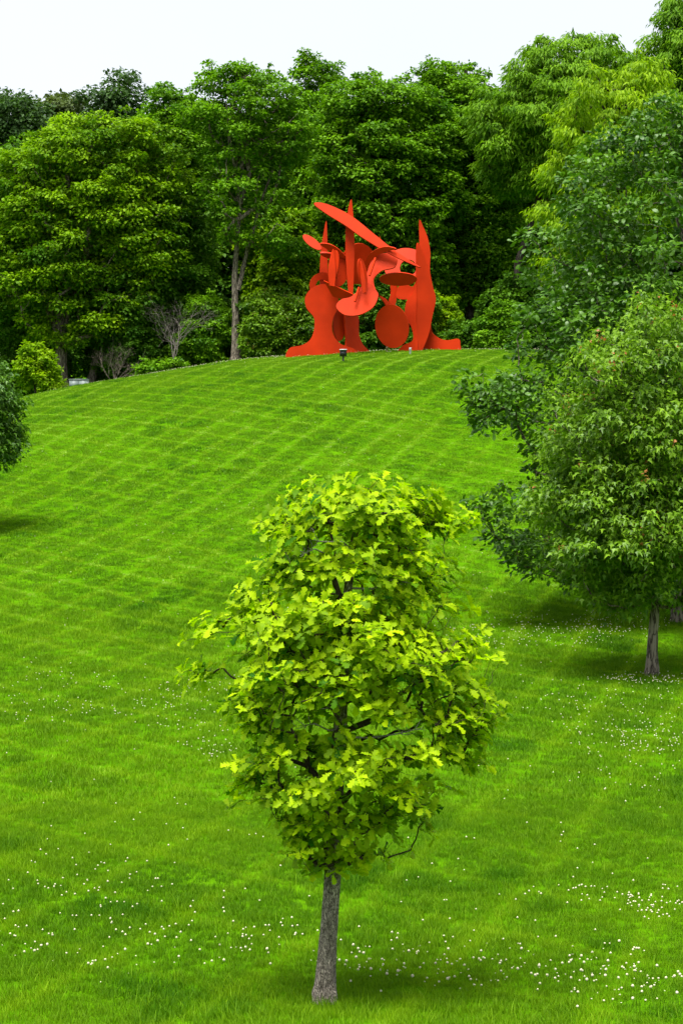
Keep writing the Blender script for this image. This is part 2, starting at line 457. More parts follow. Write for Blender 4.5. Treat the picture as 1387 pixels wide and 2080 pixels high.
def leaves_mesh(pos, axis, nrm, size, tint, shape):
    tv, tf = LEAFSHAPE[shape]
    axis = norm(axis); nrm = norm(nrm - (nrm * axis).sum(-1, keepdims=True) * axis); side = np.cross(nrm, axis)
    k = len(tv); n = len(pos)
    V = (pos[:, None] + size[:, None, None] * (tv[None, :, 0:1] * axis[:, None] + tv[None, :, 1:2] * side[:, None] + tv[None, :, 2:3] * nrm[:, None])).reshape(-1, 3)
    Fc = (np.arange(n)[:, None, None] * k + tf[None]).reshape(-1, 3)
    return V, Fc, np.repeat(tint, len(tf))

def clump_leaves(C, R, dens, size, axis_xy, rng, flat=0.7, droop=0.5, tvar=0.16, up=0.9):
    """leaf positions/orientations for clumps with centres C and radii R"""
    P, A, Nn, T = [], [], [], []
    for c, r in zip(C, R):
        n = max(6, int(dens * r * r))
        d = norm(rng.standard_normal((n, 3)))
        flip = (d[:, 2] < 0) & (rng.random(n) < 0.55); d[flip, 2] *= -1
        rad = r * rng.random(n) ** 0.45
        # ragged edge: lumps on the clump
        rad *= 0.8 + 0.45 * value_noise(d[:, 0] * 2.3 + c[0] * 7, d[:, 1] * 2.3 + d[:, 2] * 2 + c[2] * 5, 4)
        p = c + d * rad[:, None] * np.array([1, 1, flat])
        o = c - np.array([axis_xy[0], axis_xy[1], c[2] - 0.3]); o[2] = 0.25 * np.linalg.norm(o[:2]); o = o / max(np.linalg.norm(o), 1e-6)
        outw = norm(d + 0.6 * o)
        P.append(p)
        Nn.append(norm(np.array([0, 0, up]) + 0.55 * outw + 0.5 * rng.standard_normal((n, 3))))
        A.append(norm(outw * np.array([1, 1, 0.3]) + np.array([0, 0, -droop]) + 0.45 * rng.standard_normal((n, 3))))
        T.append(np.clip(0.45 + rng.normal(0, tvar) + rng.normal(0, 0.17, n), 0, 1))
    P = np.concatenate(P); return P, np.concatenate(A), np.concatenate(Nn), size * rng.uniform(0.65, 1.25, len(P)), np.concatenate(T)

def envelope_points(profile, D, n, mind, rng, depth=1.0, front=0.7, shell=0.45, tries=60, cy_off=0.0):
    """clump centres inside a crown; profile rows are (y, xl, xr) as seen from the camera, at distance D"""
    pr = np.array(sorted(profile), float)
    pts = []
    widths = pr[:, 2] - pr[:, 1]
    ytop, ybot = pr[0, 0], pr[-1, 0]
    t = 0
    while len(pts) < n and t < n * tries:
        t += 1
        y = rng.uniform(ytop, ybot)
        w = np.interp(y, pr[:, 0], widths)
        if rng.random() > w / widths.max() * 0.9 + 0.1: continue
        xl = np.interp(y, pr[:, 0], pr[:, 1]); xr = np.interp(y, pr[:, 0], pr[:, 2])
        a = rng.uniform(0, math.pi)
        if rng.random() < front: a = -a
        f = (shell + (1 - shell) * rng.random()) if rng.random() < 0.8 else rng.random()
        ax, az = math.cos(a), math.sin(a)
        hw = w / 2 / F * D
        x = xat((xl + xr) / 2, D) + ax * hw * f
        yy = D + cy_off + az * hw * depth * f
        z = zat(y, D)
        p = np.array([x, yy, z])
        if pts:
            q = np.array(pts)
            if (np.linalg.norm((q - p) * np.array([1, 1, 1.15]), axis=1) < mind).any(): continue
        pts.append(p)
    return np.array(pts)

def skeleton(trunk, C, r_tip, r_base, rng, sides=5, sag=0.10):
    """limbs from the trunk polyline to every clump: each clump joins the nearest node already joined"""
    tr = np.array(trunk, float)
    seg = []
    for a, b in zip(tr[:-1], tr[1:]):
        k = max(2, int(np.linalg.norm(b - a) / 0.5)) if len(tr) < 14 else 2
        for j in range(k): seg.append(a + (b - a) * j / k)
    seg.append(tr[-1]); nodes = [np.array(s) for s in seg]; par = list(range(-1, len(seg) - 1))
    nt_ = len(nodes)
    zmin = tr[0][2] + 0.22 * (tr[-1][2] - tr[0][2])
    axis = np.array([np.interp(C[:, 2], tr[:, 2], tr[:, 0]), np.interp(C[:, 2], tr[:, 2], tr[:, 1])]).T
    order = np.argsort(np.linalg.norm(C[:, :2] - axis, axis=1))
    cid = {}
    for i in order:
        c = C[i]; Nn = np.array(nodes)
        d = c - Nn; dist = np.linalg.norm(d, axis=1)
        cost = dist + 0.8 * np.clip(Nn[:, 2] - c[2] + 0.25 * dist, 0, None)
        cost[:nt_] *= 1.15
        cost[:nt_][Nn[:nt_, 2] < zmin] += 100
        j = int(np.argmin(cost)); nodes.append(c); par.append(j); cid[len(nodes) - 1] = i
    cnt = np.zeros(len(nodes))
    for k in range(len(nodes) - 1, nt_ - 1, -1):
        cnt[k] += 1; j = par[k]
        while j >= nt_ and False: pass
        if j >= 0: cnt[j] += cnt[k]
    G = Geo()
    for k in range(nt_, len(nodes)):
        a, b = nodes[par[k]], nodes[k]
        ra = r_tip * math.sqrt(cnt[k]) ** 1.1; rb = r_tip * math.sqrt(max(cnt[k] - 1, 0.35)) ** 1.1
        L_ = np.linalg.norm(b - a)
        mid = (a + b) / 2 + rng.normal(0, 0.07 * L_, 3) - np.array([0, 0, sag * L_ * 0.5])
        m1 = a * 0.55 + mid * 0.5 - b * 0.05; 
        path = [a, (a + mid) / 2 + rng.normal(0, 0.03 * L_, 3), mid, (mid + b) / 2 + rng.normal(0, 0.03 * L_, 3), b]
        ra = min(ra, r_base * 0.55); rb = min(rb, ra)
        G.add(*tube(path, np.linspace(ra, rb, 5), sides))
    return G

def trunk_geo(path, r0, r1, rng, sides=9, flare=1.5, rough=0.05):
    P = np.array(path, float)
    # resample
    t = np.linspace(0, 1, len(P)); n = max(14, len(P) * 4); tt = np.linspace(0, 1, n)
    Q = np.stack([np.interp(tt, t, P[:, k]) for k in range(3)], -1)
    Q[1:-1, :2] += rng.normal(0, r0 * 0.08, (n - 2, 2))
    hgt = Q[:, 2] - Q[0, 2]
    R = r0 + (r1 - r0) * tt
    R = R * (1 + (flare - 1) * np.exp(-hgt / (2.2 * r0 + 1e-6)))
    return tube(Q, R, sides, rng, rough)

TREES = {}
def tree(name, label, cat, D, base, profile, mat, bark, leaf=0.21, shape='diamond', n=60, mind=1.1, crad=(0.9, 1.6), dens=320,
         r_trunk=0.28, trunk_px=None, depth=0.8, flat=0.7, droop=0.45, seed=1, group=None, tips=None, extra_limbs=None, tiprad=0.02,
         front=0.7, top_frac=0.72, tvar=0.16, up=0.9, tip_share=0.45, forks=None, sparse=None, rag=0.7, extra=None, inset=0.75):
    rng = np.random.default_rng(seed)
    bx = xat(base, D); bz = float(gz(bx, D)) - 0.03
    root = thing(name, label, cat, (bx, D, bz), group)
    ins = inset * (crad[0] + crad[1]) / 2 / D * F         # clump radius in photo pixels: keep the outline where it was drawn
    prf = []
    for (yy, xl, xr) in profile:
        k = min(0.35 * ins, (xr - xl) * 0.35); prf.append((yy + ins * flat, xl + k, xr - k))
    C = envelope_points(prf, D, n, mind, rng, depth, front)
    if sparse is not None: C = np.array([c for c in C if sparse(c, rng)])
    R = rng.uniform(*crad, len(C))
    C0 = C
    if extra:
        C = np.concatenate([C, np.array([at(px, py, D + dy) for px, py, dy, _ in extra])]); R = np.concatenate([R, np.array([e[3] for e in extra])]); C0 = C
    if rag:
        dd = norm(rng.standard_normal((len(C), 3)) * np.array([1, 0.7, 0.8]) + np.array([0, 0, 0.75]))
        mk = rng.random(len(C)) < rag
        C = np.concatenate([C, (C + dd * (R * rng.uniform(0.95, 1.35, len(C)))[:, None])[mk]])
        R = np.concatenate([R, (R * rng.uniform(0.28, 0.5, len(R)))[mk]])
    # smaller clumps near the outline so that the edge stays ragged
    pr = np.array(sorted(profile), float); ztop = zat(pr[0, 0], D); zbot = zat(pr[-1, 0], D)
    cx = xat((pr[:, 1] + pr[:, 2]).mean() / 2, D)
    if trunk_px is None:
        tp = [(bx, D, bz)]
        for f in (0.3, 0.6, 0.85, 1.0):
            z = bz + (zbot + (ztop - zbot) * top_frac - bz) * f
            tp.append((bx + (cx - bx) * f ** 1.5 + rng.normal(0, 0.12), D + rng.normal(0, 0.1), z))
    else:
        tp = [(bx, D, bz)] + [tuple(at(px, py, D)) for px, py in trunk_px]
    part('trunk', *trunk_geo(tp, r_trunk, r_trunk * 0.3, rng), bark, root, smooth=True)
    G = skeleton(tp, C, tiprad, r_trunk, rng)
    if forks:
        for fk, r_a, r_b in forks:
            part('limb', *trunk_geo([at(px, py, D + dy) for px, py, dy in fk], r_a, r_b, rng, 7, 1.0), bark, root, smooth=True)
    part('branches', *G.get(), bark, root, smooth=True, kind='stuff')
    P, A, Nn, Sz, T = clump_leaves(C, R, dens, leaf, (cx, D), rng, flat, droop, tvar, up)
    V, Fc, T2 = leaves_mesh(P, A, Nn, Sz, T, shape)
    part('crown', V, Fc, mat, root, tint=T2, kind='stuff')
    if tips is not None:
        # upright sprigs of young coloured leaves at the ends of the upper branches
        for nm, mt, prob, lo, hi, spread in (('young_leaves', tips[0], 0.95, 12, 24, 1.0), ('red_leaf_tips', tips[1], tip_share, 2, 5, 0.35)):
            Pt, At, Nt, St, Tt = [], [], [], [], []
            for c, r in zip(C0, R):
                if rng.random() > prob: continue
                above = ((np.linalg.norm((C0 - c)[:, :2], axis=1) < r * 1.1) & (C0[:, 2] > c[2] + r * 0.8) & (C0[:, 1] < c[1] + 0.1)).sum()
                if above > (14 if nm == 'young_leaves' else 4): continue
                for q in range(rng.integers(1, 4)):
                    d = norm(rng.standard_normal(3) * np.array([1, 1, 0.3]) + np.array([0, -0.3, 1.2]))
                    b = c + d * r * np.array([0.95, 0.95, flat * 1.15])
                    k = rng.integers(lo, hi)
                    Pt.append(b + rng.normal(0, leaf * spread, (k, 3)) * np.array([0.6, 0.6, 1.4])); At.append(norm(rng.standard_normal((k, 3)) + np.array([0, 0, -0.3])))
                    Nt.append(norm(rng.standard_normal((k, 3)) + np.array([0, -0.4, 0.8]))); St.append(np.full(k, leaf * (0.9 if nm == 'young_leaves' else 0.7)) * rng.uniform(0.6, 1.1, k)); Tt.append(rng.random(k))
            V, Fc, T2 = leaves_mesh(np.concatenate(Pt), np.concatenate(At), np.concatenate(Nt), np.concatenate(St), np.concatenate(Tt), 'lobed')
            part(nm, V, Fc, mt, root, tint=T2, kind='stuff')
    TREES[label] = root
    return root

def copy_tree(root, label, px, D, scale, rotz, base_z=None, cat=None, group=None):
    c = root.copy(); COL.objects.link(c)
    x = xat(px, D)
    c.location = (x, D, float(gz(x, D)) - 0.03 if base_z is None else base_z)
    c.scale = scale if isinstance(scale, tuple) else (scale,) * 3
    c.rotation_euler = (0, 0, rotz)
    c['label'] = label
    if cat: c['category'] = cat
    if group: c['group'] = group
    elif 'group' in c: del c['group']
    for ch in root.children:
        k = ch.copy(); COL.objects.link(k); k.parent = c
    return c

# --- the woodland along the crest
BG = 'woodland trees behind the crest of the hill'
t_maple = tree('maple_tree', 'broad bright yellow-green tree with a stout forked trunk at the far left of the crest', 'tree', 102.5, 125,
     [(232, 150, 290), (250, 90, 345), (280, 20, 375), (330, -30, 385), (420, -70, 385), (520, -90, 375), (590, -80, 350), (640, 0, 310), (685, 60, 220)],
     M_BRIGHT, M_BARK, n=300, mind=0.78, crad=(0.5, 1.0), dens=530, flat=0.6, tvar=0.2, r_trunk=0.33, seed=11, group=BG, depth=0.42,
     trunk_px=[(124, 700), (121, 640), (125, 560), (150, 430), (165, 330)], forks=[([(122, 690, 0), (105, 640, -0.3), (80, 560, -0.8), (60, 470, -1)], 0.2, 0.08), ([(124, 690, 0), (138, 640, 0.2), (165, 570, 0.2), (200, 480, 0)], 0.18, 0.08)])
tree('dark_shade_tree', 'dark green tree with a thin grey trunk beside the utility cabinet', 'tree', 104, 178,
     [(400, 250, 400), (450, 215, 425), (540, 180, 430), (620, 150, 400), (690, 140, 330)], M_DARK, M_BARK, n=150, mind=0.85, crad=(0.5, 1.0), dens=540, flat=0.6, r_trunk=0.24, seed=12, group=BG)
tree('woodland_tree', 'dark green tree just right of the bright far-left tree, with a ragged top', 'tree', 109, 320,
     [(172, 310, 335), (195, 280, 380), (250, 268, 405), (330, 262, 420), (450, 255, 430), (600, 250, 430)], M_MID, M_BARKDK, n=200, mind=0.85, crad=(0.5, 1.05), dens=540, flat=0.6, seed=13, group=BG)
tree('tall_forked_tree', 'tall slender tree with a long bare forking trunk left of the red sculpture', 'tree', 101.5, 478,
     [(120, 418, 440), (145, 400, 560), (175, 385, 640), (230, 380, 655), (290, 385, 655), (340, 380, 640), (400, 385, 650), (450, 400, 640), (510, 520, 640)],
     M_MID, M_BARK, leaf=0.20, n=170, mind=0.75, crad=(0.35, 0.85), dens=500, sparse=lambda c, g: g.random() < (0.5 if c[2] < zat(335, 101.5) else 0.92), rag=0.95, extra=[(428, 128, 0, .3), (424, 150, 0, .45), (482, 150, .2, .4), (500, 138, .2, .35), (545, 150, .3, .45), (400, 180, 0, .4), (640, 200, 0, .5), (380, 250, 0, .4)], flat=0.6, r_trunk=0.23, seed=14, group=BG, depth=0.6,
     trunk_px=[(479, 640), (477, 560), (483, 470), (490, 405)], top_frac=0.9,
     forks=[([(489, 415, 0), (478, 340, -0.2), (466, 290, -0.4), (460, 210, -0.5)], 0.13, 0.05), ([(489, 412, 0), (508, 345, 0.2), (530, 325, 0), (552, 322, -0.3), (590, 280, -0.5)], 0.11, 0.04),
            ([(483, 590, 0), (495, 540, 0.2), (510, 480, 0.3), (530, 410, 0.2), (556, 340, 0.2)], 0.14, 0.05), ([(478, 345, -0.2), (490, 280, -0.1), (510, 200, 0)], 0.07, 0.03)])
tree('woodland_tree', 'tree with loose sprays against the sky, directly behind the tall forked tree', 'tree', 114, 610,
     [(112, 612, 632), (140, 590, 690), (160, 600, 690), (230, 575, 700), (340, 570, 700), (480, 560, 700), (600, 540, 700)], M_MID, M_BARKDK, n=150, mind=0.85, crad=(0.5, 0.95), dens=500, flat=0.6, seed=15, group=BG, extra=[(618, 116, 0, .3), (622, 135, 0, .45), (652, 142, 0, .45), (672, 150, 0, .3), (600, 150, 0, .4)])
tree('woodland_tree', 'broad dark green tree right behind the red sculpture', 'tree', 108, 800,
     [(160, 720, 800), (178, 660, 870), (215, 640, 940), (290, 630, 960), (380, 635, 955), (470, 645, 935), (540, 650, 925), (590, 660, 915)], M_MID, M_BARKDK,
     leaf=0.22, n=270, mind=0.85, crad=(0.45, 1.05), dens=480, flat=0.6, tvar=0.2, r_trunk=0.32, seed=16, group=BG, extra=[(735, 160, 0, .4), (762, 152, 0, .4), (700, 172, 0, .45), (675, 185, 0, .3), (820, 160, 0, .45)], depth=0.6)
tree('woodland_tree', 'dark green tree between the sculpture and the feathery pale tree', 'tree', 111, 960,
     [(130, 860, 910), (150, 840, 985), (200, 850, 1030), (300, 880, 1060), (420, 885, 1065), (520, 880, 1060), (600, 880, 1040)], M_MID, M_BARKDK, n=220, mind=0.8, crad=(0.5, 1.05), dens=500, flat=0.6, tvar=0.2, seed=17, group=BG, extra=[(878, 132, 0, .4), (906, 134, 0, .45), (852, 150, 0, .4), (945, 140, 0, .35), (985, 150, 0, .4)])
tree('locust_tree', 'tall feathery pale green tree with a dark leaning trunk right of the sculpture', 'tree', 105, 1042,
     [(68, 1130, 1240), (90, 1050, 1280), (125, 1020, 1320), (180, 965, 1340), (250, 950, 1340), (320, 955, 1320), (380, 1020, 1280)], M_LOCUST, M_BARKDK,
     leaf=0.32, shape='plume', n=200, mind=0.9, crad=(0.5, 1.1), dens=460, r_trunk=0.27, seed=18, group=BG, droop=1.0, flat=0.6, depth=0.7, up=0.8,
     trunk_px=[(1045, 600), (1052, 530), (1085, 430), (1105, 350), (1130, 250)])
tree('locust_tree', 'feathery tree whose top reaches the upper right corner', 'tree', 103, 1400,
     [(-20, 1350, 1420), (20, 1330, 1470), (60, 1305, 1500), (110, 1310, 1520), (160, 1320, 1530), (300, 1320, 1530), (420, 1320, 1530)], M_LOCUST, M_BARKDK,
     leaf=0.32, shape='plume', n=120, mind=0.9, dens=440, seed=19, group=BG, droop=1.0, up=0.8, crad=(0.7, 1.2))
tree('locust_tree', 'bright yellow-green feathery tree hanging over the right-hand oak', 'tree', 84, 1330,
     [(115, 1190, 1330), (160, 1160, 1400), (230, 1130, 1440), (300, 1120, 1440), (380, 1110, 1440), (450, 1090, 1400), (540, 1075, 1330), (600, 1080, 1250)], M_YELLOW, M_BARKDK,
     leaf=0.28, shape='spray', n=180, mind=0.7, crad=(0.35, 0.8), dens=520, seed=20, group=BG, droop=1.1, up=0.8)
# further back
t_far = tree('distant_tree', 'hazy dark green tree on the skyline at the far left edge', 'tree', 150, 20,
     [(185, 15, 80), (205, -40, 95), (260, -60, 110), (340, -60, 110), (460, -60, 110)], M_FAR, M_BARKDK, leaf=0.36, n=70, mind=1.5, crad=(1.1, 2.0), dens=190, seed=31)
tree('distant_tree', 'rounded olive tree on the skyline, second from the left edge', 'tree', 155, 115,
     [(172, 95, 140), (190, 78, 160), (230, 75, 165), (320, 70, 170), (420, 70, 170)], M_FAROLIVE, M_BARKDK, leaf=0.36, n=50, mind=1.4, crad=(1.0, 1.8), dens=180, seed=32)
tree('distant_tree', 'dark ragged tree on the skyline, above the bright far-left tree', 'tree', 152, 225,
     [(152, 225, 255), (175, 180, 275), (210, 165, 285), (300, 160, 290), (420, 160, 290)], M_FAR, M_BARKDK, leaf=0.36, n=70, mind=1.4, crad=(0.9, 1.6), dens=190, seed=33)
# dark trees filling the wood behind
t_fill = tree('dense_tree', 'dense dark tree deep in the wood behind the tall forked trunk', 'tree', 118, 430,
     [(230, 390, 500), (280, 340, 540), (400, 310, 560), (520, 310, 560), (640, 320, 550), (720, 330, 540)], M_DARK, M_BARKDK, leaf=0.30, n=110, mind=1.2, crad=(0.9, 1.6), dens=260, seed=41)
for (px, D, s, rz, lab) in ((60, 119, 1.0, 0.8, 'dense dark tree deep in the wood behind the bright far-left tree'),
                            (240, 121, 0.95, 2.1, 'dense dark tree deep in the wood above the bare brown shrub'),
                            (590, 122, 1.05, 3.9, 'dense dark tree deep in the wood at the left side of the sculpture'),
                            (770, 120, 1.0, 5.1, 'dense dark tree deep in the wood seen through the sculpture'),
                            (930, 121, 1.05, 1.4, 'dense dark tree deep in the wood at the right side of the sculpture'),
                            (1110, 119, 1.1, 2.7, 'dense dark tree deep in the wood behind the dark leaning trunk'),
                            (1290, 117, 1.1, 4.4, 'dense dark tree deep in the wood behind the bright feathery tree'),
                            (1420, 116, 1.15, 0.4, 'dense dark tree deep in the wood at the right edge'),
                            (-90, 117, 1.0, 3.2, 'dense dark tree deep in the wood at the left edge')):
    copy_tree(t_fill, lab, px, D, s, rz)

# --- understory along the crest
def bush(name, label, D, base, profile, mat, **kw):
    a = dict(leaf=0.17, n=34, mind=0.42, crad=(0.32, 0.6), dens=900, r_trunk=0.05, tiprad=0.008, group='shrubs along the crest', depth=0.9, front=0.75)
    a.update(kw)
    return tree(name, label, 'shrub', D, base, profile, mat, M_BARKDK, **a)
bush('shrub', 'bright lime green bush at the left end of the crest', 98.0, 72, [(694, 55, 80), (710, 38, 105), (740, 28, 118), (775, 22, 120)], M_YELLOW, seed=51, rag=0.95, crad=(0.2, 0.45), n=44, mind=0.36, dens=1100)
bush('shrub', 'small lime green shrub at the foot of the stout forked trunk', 100.5, 96, [(745, 88, 108), (760, 78, 118), (780, 72, 122)], M_YELLOW, seed=52, n=12)
bush('shrub', 'leafy shrub with pinkish tips beside the tall bare trunk', 101.5, 535, [(592, 520, 545), (615, 495, 575), (650, 482, 590), (690, 480, 600), (718, 482, 600)], M_MAPLE, seed=53, n=60, tips=(M_LIGHT, M_PINKTIP))
bush('shrub', 'leafy shrub with pinkish tips at the left foot of the sculpture', 102, 595, [(596, 570, 600), (620, 555, 635), (660, 550, 655), (700, 550, 660)], M_MAPLE, seed=54, n=55, tips=(M_LIGHT, M_PINKTIP))
bush('shrub', 'yellow-green bush behind the right foot of the sculpture', 106, 900, [(600, 885, 920), (630, 865, 935), (670, 865, 940), (705, 865, 940)], M_YELLOW, seed=55, n=40)
bush('shrub', 'dark low bush right of the sculpture', 103, 960, [(650, 935, 980), (670, 915, 1000), (705, 915, 1010)], M_DARK, seed=56)
bush('shrub', 'mid green bush at the right end of the crest beside the oak', 101.5, 1015, [(610, 1000, 1040), (650, 975, 1060), (705, 970, 1070)], M_MID, seed=57, n=45)
bush('young_tree', 'sunlit yellow-green young tree seen between the tall trunk and the sculpture', 110, 520, [(430, 490, 525), (470, 480, 560), (530, 490, 570), (600, 500, 580)], M_YELLOW, seed=58, n=70, leaf=0.22, dens=600, crad=(0.4, 0.7))
bush('young_tree', 'rounded mid green young tree behind the left blades of the sculpture', 107, 600, [(430, 560, 620), (470, 540, 650), (540, 540, 660), (620, 545, 660)], M_BRIGHT, seed=59, n=90, leaf=0.24, dens=560, crad=(0.45, 0.8))
bush('shrub', 'low dark evergreen shrub under the dark green tree', 102.5, 270, [(600, 250, 320), (640, 220, 340), (700, 215, 335), (740, 225, 330)], M_DARK, seed=60, n=70)
bush('shrub', 'pale olive evergreen shrub behind the bare white tree', 104, 290, [(545, 270, 320), (575, 255, 350), (620, 250, 370), (690, 260, 390)], M_OAKR, seed=61, n=70)
bush('shrub', 'mid green shrub between the bare white tree and the tall trunk', 102.5, 410, [(600, 380, 450), (640, 350, 470), (690, 345, 475), (735, 345, 470)], M_MID, seed=62, n=80)
bush('shrub', 'low green shrub strip along the crest under the bare white tree', 101, 325, [(732, 280, 380), (745, 265, 395), (757, 262, 395)], M_MID, seed=63, n=30, crad=(0.2, 0.4), mind=0.3)
bush('shrub', 'dark shrub seen under the arch between the sculpture uprights', 103.5, 730, [(560, 690, 800), (620, 670, 830), (690, 670, 840), (712, 670, 840)], M_DARK, seed=64, n=80)
bush('shrub', 'dark shrub behind the stout forked trunk', 104, 30, [(600, 0, 90), (650, -30, 110), (720, -30, 110), (770, -30, 110)], M_DARK, seed=65, n=80)

t_low = tree('shrub', 'low dark green shrub in the shade below the bright far-left tree', 'shrub', 105, 90, [(690, 60, 130), (720, 40, 150), (760, 35, 155), (790, 35, 155)], M_DARK, M_BARKDK, leaf=0.17, n=50, mind=0.45, crad=(0.35, 0.6), dens=800, r_trunk=0.05, tiprad=0.008, seed=66, group='shrubs along the crest')
for px, D, s_, rz, lab in ((210, 105, 1.0, 1.0, 'low dark shrub behind the bare brown shrub'), (330, 105.5, 1.05, 2.0, 'low dark shrub behind the bare white tree'), (455, 105, 1.1, 3.3, 'low dark shrub behind the base of the tall bare trunk'),
                           (560, 106, 1.2, 4.0, 'low dark shrub behind the pink-tipped shrubs'), (680, 106, 1.2, 0.3, 'low dark shrub behind the left upright of the sculpture'), (840, 106, 1.2, 5.2, 'low dark shrub behind the right upright of the sculpture'),
                           (1050, 105, 1.3, 2.8, 'low dark shrub behind the foot of the leaning trunk'), (1110, 104, 1.3, 1.8, 'low dark shrub seen through the left side of the big oak'), (1200, 104, 1.3, 3.0, 'low dark shrub hidden behind the middle of the big oak'),
                           (1300, 104, 1.3, 0.9, 'low dark shrub behind the big oak near the right edge'), (-20, 105, 1.1, 4.6, 'low dark shrub at the left edge of the crest')):
    copy_tree(t_low, lab, px, D, s_, rz, group='shrubs along the crest')

def bare_branches(start, height, spread, r0, rng, depth=4, n=3):
    G = Geo()
    def grow(p, d, L_, r, lev):
        pts = [p]; q = p
        for k in range(4):
            d = norm(d + rng.normal(0, 0.13, 3)); q = q + d * L_ / 4; pts.append(q)
        G.add(*tube(pts, np.linspace(r, r * 0.6, 5), 5 if lev > 2 else 3))
        if lev == 0: return
        for k in range(n):
            j = rng.integers(2, 5)
            nd = norm(d + spread * norm(rng.standard_normal(3) * np.array([1, 1, 0.6])))
            grow(pts[j], nd, L_ * rng.uniform(0.55, 0.8), r * 0.55, lev - 1)
    for s in range(4 if r0 > 0.038 else 9):
        d = norm(np.array([rng.normal(0, 0.35), rng.normal(0, 0.3), 1.0])) if r0 > 0.038 else norm(np.array([rng.normal(0, 0.7), rng.normal(0, 0.4), 1.0]))
        grow(np.array(start, float), d, height * rng.uniform(0.85, 1.1), r0 * rng.uniform(0.7, 1), depth)
    return G
r1 = np.random.default_rng(5)
bx = xat(350, 100.5); bz = float(gz(bx, 100.5)) - 0.05
o = part('dead_tree', np.zeros((3, 3)), np.array([[0, 1, 2]]), M_DEAD)   # replaced below
bpy.data.objects.remove(o)
dt = thing('dead_tree', 'small leafless tree with pale grey branches on the crest', 'tree', (bx, 100.5, bz))
part('trunk', *trunk_geo([(bx, 100.5, bz), (bx + 0.05, 100.5, bz + 0.8), (bx + 0.10, 100.5, bz + 1.2)], 0.06, 0.045, r1, 7, 1.2), M_GREYWOOD, dt, smooth=True)
part('branches', *bare_branches((bx + 0.05, 100.5, bz + 0.5), 1.35, 0.7, 0.040, r1, 5, 3).get(), M_GREYWOOD, dt)
bx = xat(232, 100.8); bz = float(gz(bx, 100.8)) - 0.05
ds = thing('bare_shrub', 'leafless brown shrub with many thin stems fanning out on the crest', 'shrub', (bx, 100.8, bz))
part('stems', *bare_branches((bx, 100.8, bz), 1.0, 0.5, 0.026, r1, 4, 3).get(), M_BARK, ds)

# --- trees on the right and left of the slope
tree('oak_tree', 'large dark oak with low sweeping branches behind the red-tipped maple', 'tree', 42, 1376,
     [(212, 1320, 1440), (260, 1280, 1480), (325, 1170, 1500), (400, 1140, 1520), (480, 1075, 1540), (560, 1070, 1550), (620, 1005, 1560), (680, 1000, 1560), (740, 1020, 1560), (790, 940, 1560),
      (850, 960, 1560), (890, 1040, 1560), (960, 1060, 1550), (1010, 985, 1540), (1070, 970, 1540), (1120, 1000, 1520), (1170, 1050, 1480)],
     M_OAKR, M_BARK, leaf=0.145, shape='oval', n=340, mind=0.46, crad=(0.18, 0.56), dens=690, r_trunk=0.14, seed=71, depth=0.85, front=0.7, flat=0.75, droop=0.25, tiprad=0.007, inset=0.4, extra=[(952, 768, -1, .25), (948, 800, -1, .3), (965, 825, -1, .32), (985, 850, -1.1, .3), (990, 800, -1, .4), (1020, 830, -1, .4), (1045, 800, -.8, .45), (975, 1030, -1, .32), (985, 1065, -1, .38), (1010, 1095, -1, .4), (1020, 1040, -1, .42), (1050, 1120, -1, .4), (1080, 1150, -1, .4)],
     trunk_px=[(1378, 1200), (1382, 1000), (1385, 750), (1390, 500)])
tree('maple_tree', 'maple with reddish young leaf tips and a thin shaggy trunk on the right', 'tree', 36, 1320,
     [(615, 1305, 1325), (640, 1290, 1400), (700, 1190, 1440), (760, 1150, 1470), (830, 1115, 1490), (900, 1100, 1500), (1000, 1085, 1510), (1080, 1075, 1510), (1130, 1085, 1490), (1170, 1120, 1470), (1205, 1155, 1440), (1235, 1195, 1400)],
     M_MAPLE, M_BARK, leaf=0.125, shape='lobed', n=300, mind=0.36, crad=(0.15, 0.42), dens=1000, r_trunk=0.105, seed=72, depth=0.9, flat=0.8, droop=0.9, tips=(M_LIGHT, M_TIP), tiprad=0.005, inset=0.15,
     extra=[(1312, 628, -1, .09), (1316, 648, -1, .12), (1332, 660, -1.1, .16), (1368, 632, -1, .1), (1374, 656, -1, .14), (1180, 712, -1.2, .08), (1188, 735, -1.3, .11), (1196, 762, -1.3, .15), (1148, 748, -1.1, .1), (1152, 772, -1.1, .14),
            (1235, 745, -1.4, .12), (1240, 775, -1.5, .16), (1262, 735, -1.3, .1), (1112, 808, -1, .1), (1120, 830, -1, .13), (1290, 690, -1.4, .16), (1300, 735, -1.6, .2)],
     trunk_px=[(1325, 1290), (1333, 1180), (1340, 1000), (1350, 760)])
tree('maple_tree', 'dark leafy tree cut off by the left edge halfway up the lawn', 'tree', 55, -55,
     [(725, -90, -8), (745, -130, 18), (775, -170, 30), (800, -180, 40), (822, -180, 30), (850, -180, 54), (880, -180, 36), (900, -170, 44), (925, -140, 10)],
     M_OAKR, M_BARK, leaf=0.14, shape='lobed', n=200, mind=0.42, crad=(0.28, 0.5), dens=900, r_trunk=0.13, seed=73, flat=0.8, droop=0.7, depth=0.8, tiprad=0.007)

